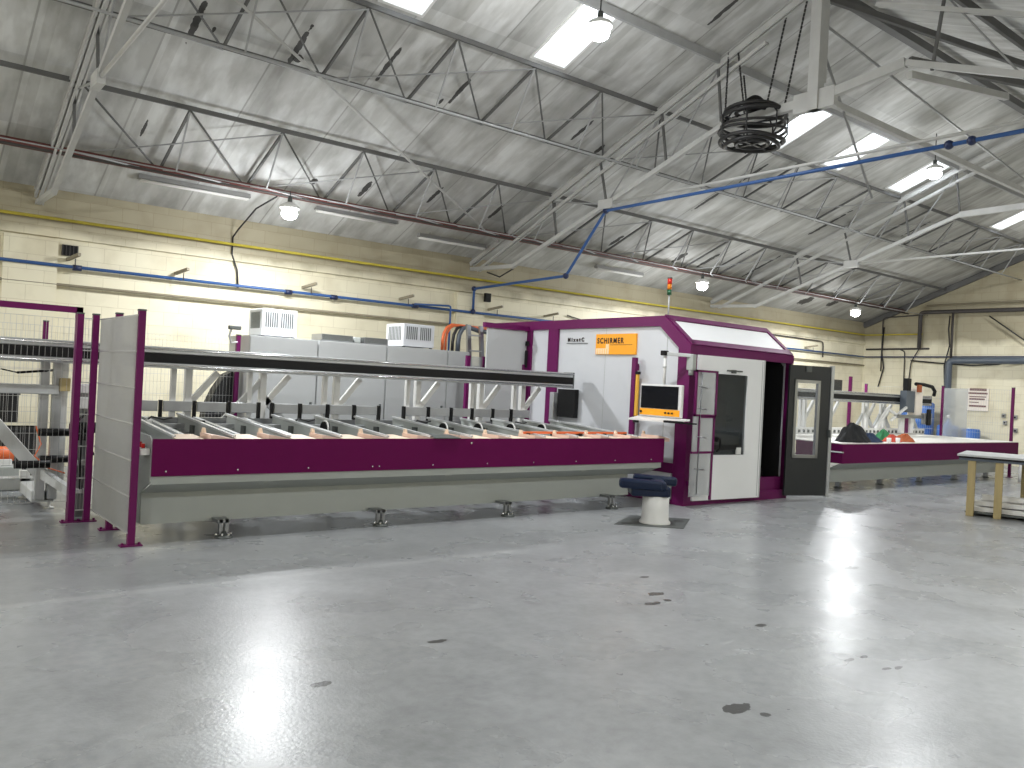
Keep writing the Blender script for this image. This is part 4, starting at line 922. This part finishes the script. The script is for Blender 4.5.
MB().bx(20.06, 20.26, 9.62, 9.66, 1.9, 2.08, .01).build('cable_cover', 'fabric_o', cr)
MB().bx(19.7, 19.88, 9.7, 9.82, 1.92, 2.22, .01).build('motor', 'black', cr)
MB().path([(20.1, 9.7, 2.1), (20.5, 9.7, 2.1), (20.95, 9.7, 2.06), (21.1, 9.7, 1.95), (21.05, 9.7, 1.84)], .045, 8).build('cable_chain', 'black', cr)
MB().bx(19.1, 20.6, 9.6, 9.7, 1.26, 1.34, .01).bx(20.35, 20.7, 9.55, 9.66, 1.12, 1.4, .02).build('gripper_bar', 'steel', cr)
MB().bx(20.4, 20.6, 9.52, 9.56, 1.1, 1.5, .02).build('gripper', 'black', cr)
MB().bar((18.2, 9.66, .98), (18.75, 9.66, 1.48), .06, .07).bar((18.8, 9.66, 1.44), (19.3, 9.66, 1.3), .05, .05).bar((18.9, 9.66, 1.2), (19.6, 9.66, 1.52), .05, .05).build('arm', 'white', cr)
for xa in (19.4, 19.85): MB().bx(xa, xa+.15, 9.66, 9.74, .9, 1.3).build('gripper_leg', 'white', cr)
MB().bx(19.62, 19.78, 9.68, 9.74, .9, 1.26).build('purple_bracket', 'purple', cr)
# things lying on the white table
def heap(c, rx, ry, h, ax, seed, n=40, m=16):
    mb = MB(); rnd = random.Random(seed); ph = [rnd.uniform(0, 6.28) for _ in range(8)]; rings = []
    for i in range(m+1):
        t = i/m; ring = []
        for k in range(n):
            a = 2*PI*k/n
            e = 1+.10*math.sin(2*a+ph[0])+.08*math.sin(5*a+ph[1])+.05*math.sin(9*a+ph[2])
            rr = t*e; z = h*(1-t**1.25)
            fold = math.sin(6*a+4*t+ph[3])*.10+math.sin(11*a-5*t+ph[4])*.06+.05*math.sin(17*a+9*t+ph[5])
            z *= 1+fold*1.6*min(1, t*2.5)
            rr *= 1+fold*.5
            ring.append(mb.bm.verts.new((c[0]+rr*rx*math.cos(a)+ax*(1-t), c[1]+rr*ry*math.sin(a), c[2]+max(0, z) if i < m else c[2])))
        rings.append(ring)
    for i in range(m):
        for k in range(n):
            f = mb.bm.faces.new((rings[i][k], rings[i][(k+1) % n], rings[i+1][(k+1) % n], rings[i+1][k])); f.smooth = True
    mb.bm.faces.new(list(reversed(rings[m])))
    bmesh.ops.remove_doubles(mb.bm, verts=mb.bm.verts[:], dist=1e-5)
    return mb
jk = thing('jacket', (14.3, 7.95, .855), 'black jacket heaped on the white-topped table', 'jacket')
heap((14.28, 7.98, .858), .42, .26, .35, -.08, 3).build('body', 'fabric_b', jk)
heap((14.72, 7.92, .858), .36, .16, .17, .0, 5).build('sleeve', 'fabric_n', jk)
g = 'rags piled on the white-topped table'
tag(heap((15.62, 7.95, .858), .26, .15, .14, .0, 8).build('rag', 'fabric_r'), 'red rag in the pile on the white-topped table', 'rag', g)
tag(heap((16.1, 7.95, .858), .24, .16, .16, .03, 9).build('rag', 'fabric_o'), 'orange-brown rag at the right of the pile on the white-topped table', 'rag', g)
tag(heap((15.85, 8.25, .858), .22, .14, .22, .0, 11).build('rag', 'fabric_g'), 'green rag at the back of the pile on the white-topped table', 'rag', g)
for (x, lb) in ((15.18, 'white mug beside the jacket'), (15.52, 'white mug in front of the red rag')):
    c = thing('mug', (x, 7.78, .855), lb+' on the white-topped table', 'mug', 'mugs on the white-topped table')
    MB().lathe((x, 7.78, .855), [(.035, 0), (.04, .01), (.042, .09), (.038, .09), (.035, .02)], 16).build('cup', 'white_pl', c)
    MB().path([(x+.04, 7.78, .93), (x+.07, 7.78, .92), (x+.07, 7.78, .89), (x+.04, 7.78, .87)], .006, 6).build('handle', 'white_pl', c)
# fence at the far end
ff = thing('safety_fence', (21.3, 8.8, 0), 'purple-posted mesh fence at the far end of the white-topped table', 'fence')
post(21.15, 7.92, 2.10, ff); post(21.48, 9.67, 2.10, ff); post(22.0, 12.0, 2.1, ff)
meshpanel((21.16, 7.95), (21.47, 9.64), .2, 2.05, ff, .06, 7, .0018)
meshpanel((21.49, 9.70), (22.0, 11.97), .2, 2.05, ff, .06, 7, .002)
MB().bar((21.44, 9.62, 1.3), (21.33, 9.0, 1.3), .004, 1.5).build('clear_screen', 'acrylic', ff)
# drums and tanks before the end wall
g = 'blue drums against the end wall'
for (x, y, r, h, lb) in ((24.5, 11.75, .46, 1.68, 'large blue tank left of the far purple post'), (24.5, 10.85, .28, 1.05, 'blue drum behind the clear screen, left one'), (24.9, 10.4, .26, .98, 'blue drum under the wall notice')):
    t = thing('plastic_drum', (x, y, 0), lb, 'drum', g)
    MB().lathe((x, y, 0), [(r*.92, 0), (r, .05), (r, h*.3), (r*1.03, h*.32), (r, h*.34), (r, h*.64), (r*1.03, h*.66), (r, h*.68), (r, h-.05), (r*.9, h)], 24).build('body', 'barrel', t)
    MB().tube((x-.1, y, h-.005), (x-.1, y, h+.03), .04, 12).build('bung', 'white_pl', t)
gb = thing('gas_bottle', (22.6, 10.0, 0), 'slim pale blue gas bottle behind the far mesh fence', 'gas bottle')
MB().lathe((22.6, 10.0, 0), [(.12, 0), (.13, .03), (.13, 1.0), (.10, 1.12), (.04, 1.2), (.03, 1.28)], 18).build('body', 'barrel', gb)
MB().tube((22.6, 10.0, 1.28), (22.6, 10.0, 1.36), .045, 12).build('valve', 'white', gb)
# notice on the end wall
nt_ = thing('wall_notice', (25.38, 10.45, 1.3), 'printed notice on the end wall beside the clear screen', 'notice')
nb = MB().bx(25.36, 25.395, 10.14, 10.72, 1.50, 2.16).build('board', 'paper', nt_)
for (z, y0, y1, h) in ((2.09, 10.2, 10.66, .07), (1.99, 10.17, 10.69, .05), (1.90, 10.2, 10.66, .03), (1.82, 10.24, 10.66, .05), (1.74, 10.4, 10.66, .025), (1.62, 10.2, 10.66, .05)):
    MB().bx(25.352, 25.36, y0, y1, z, z+h).build('print_line', 'text_m', nb)
g = 'sockets on the end wall'
for (y, z) in ((9.72, 1.35), (9.42, 1.32), (9.68, 1.15), (9.4, .95)):
    t = thing('wall_socket', (25.37, y, z), 'small grey socket low on the end wall right of the drums', 'socket', g)
    MB().bx(25.35, 25.4, y-.05, y+.05, z, z+.12, .006).build('plate', 'steel', t)
    MB().bx(25.34, 25.352, y-.02, y+.02, z+.03, z+.08).build('switch', 'black', t)
# small dark window on the back wall beyond the grey door
wn = thing('window_9', (23.6, 13.98, 1.6), 'x', 'x'); del wn['label']; del wn['category']; wn['kind'] = 'structure'
MB().bx(22.9, 24.1, 13.94, 14.0, 1.6, 2.25).build('window_frame', 'darkpipe', wn); MB().bx(22.97, 24.03, 13.93, 13.945, 1.67, 2.18).build('window_pane', 'pane', wn)
pp = tag(MB().bx(23.45, 23.56, 13.3, 13.36, 0, 2.35).build('purple_post', 'purple'), 'purple post before the small dark window in the back wall', 'post')

# ------------------------------------------------------------------ wooden bench at the right edge
U = Vector((.30, -.954, 0)); V = Vector((.954, .30, 0)); B0 = Vector((12.74, 5.46, 0))
bn = thing('wooden_workbench', tuple(B0), 'workbench with pine legs and grey topped boards at the right edge', 'workbench')
def bb(m, a0, a1, b0, b1, z0, z1, bev=0):
    f = lambda a, b, z: B0+U*a+V*b+Vector((0, 0, z))
    return m._hex([f(a0, b0, z0), f(a1, b0, z0), f(a1, b1, z0), f(a0, b1, z0), f(a0, b0, z1), f(a1, b0, z1), f(a1, b1, z1), f(a0, b1, z1)], bev)
bb(MB(), -.02, 2.4, -.03, 1.2, .875, .905, .004).build('top_board', 'lgrey', bn)
bb(MB(), 0, 2.4, -.01, 1.18, .85, .875).build('rubber_layer', 'black', bn)
bb(MB(), .0, 2.4, 0, 1.17, .815, .85, .004).build('lower_board', 'greypipe', bn)
for (a, b) in ((.12, .02), (.47, .02), (2.2, .02), (.75, 1.05), (2.2, 1.05)):
    bb(MB(), a, a+.10, b, b+.08, 0, .815, .005).build('leg', 'wood', bn)
bb(MB(), .1, 2.3, .1, 1.05, .04, .06).build('shelf', 'grey_d', bn)
g = 'white profiles under the workbench'
k = 0
for (b, z, lb) in ((.2, .062, 'lowest front'), (.4, .062, 'lowest rear'), (.22, .15, 'middle front'), (.42, .15, 'middle rear'), (.3, .238, 'topmost')):
    pr = thing('window_profile', tuple(B0+U*.15+V*b+Vector((0, 0, z))), 'white plastic window profile under the workbench, %s of its stack' % lb, 'profile', g)
    bb(MB(), .13+.04*k, 2.2, b, b+.14, z, z+.07, .006).build('profile_body', 'white_pl', pr)
    bb(MB(), .125+.04*k, .13+.04*k, b+.02, b+.12, z+.01, z+.06).build('chamber_end', 'grey_d', pr)
    k += 1
vc = thing('machine_vice', (20.6, 7.2, 0), 'black clamp and white hose stand behind the workbench', 'stand')
MB().bx(20.45, 20.7, 7.1, 7.3, .62, .82, .02).build('clamp', 'black', vc)
MB().bx(19.9, 20.9, 7.1, 7.3, .56, .62, .01).bar((20.3, 7.2, 0), (20.7, 7.2, .56), .06, .06).build('stand', 'white', vc)
MB().path([(20.0, 7.2, .5), (19.85, 7.2, .42), (19.8, 7.2, .28), (19.82, 7.2, 0.02)], .04, 8).build('hose', 'white_pl', vc)

# ------------------------------------------------------------------ world, camera, view
w_ = bpy.data.worlds.new('sky'); S.world = w_; w_.use_nodes = True
bg = w_.node_tree.nodes['Background']; bg.inputs[0].default_value = (.86, .93, 1, 1); bg.inputs[1].default_value = 9
F = 820; TH = math.radians(51.96); R = math.atan(.0507)
fw = Vector((math.cos(TH), math.sin(TH), 0)); rt = Vector((math.sin(TH), -math.cos(TH), 0)); up = Vector((0, 0, 1))
cr_, sr = math.cos(R), math.sin(R)
cxv = rt*cr_+up*sr; cyv = up*cr_-rt*sr
cam = bpy.data.cameras.new('camera'); co_ = bpy.data.objects.new('camera', cam); COL.objects.link(co_)
cam.sensor_width = 36; cam.lens = F/1024*36; cam.clip_end = 200
mt4 = Matrix.Identity(4)
for i in range(3): mt4[i][0] = cxv[i]; mt4[i][1] = cyv[i]; mt4[i][2] = -fw[i]
mt4[2][3] = 1.6
co_.matrix_world = mt4
S.camera = co_
S.view_settings.view_transform = 'Standard'; S.view_settings.look = 'None'; S.view_settings.gamma = 1; S.view_settings.use_curve_mapping = False
S.view_settings.exposure = 0
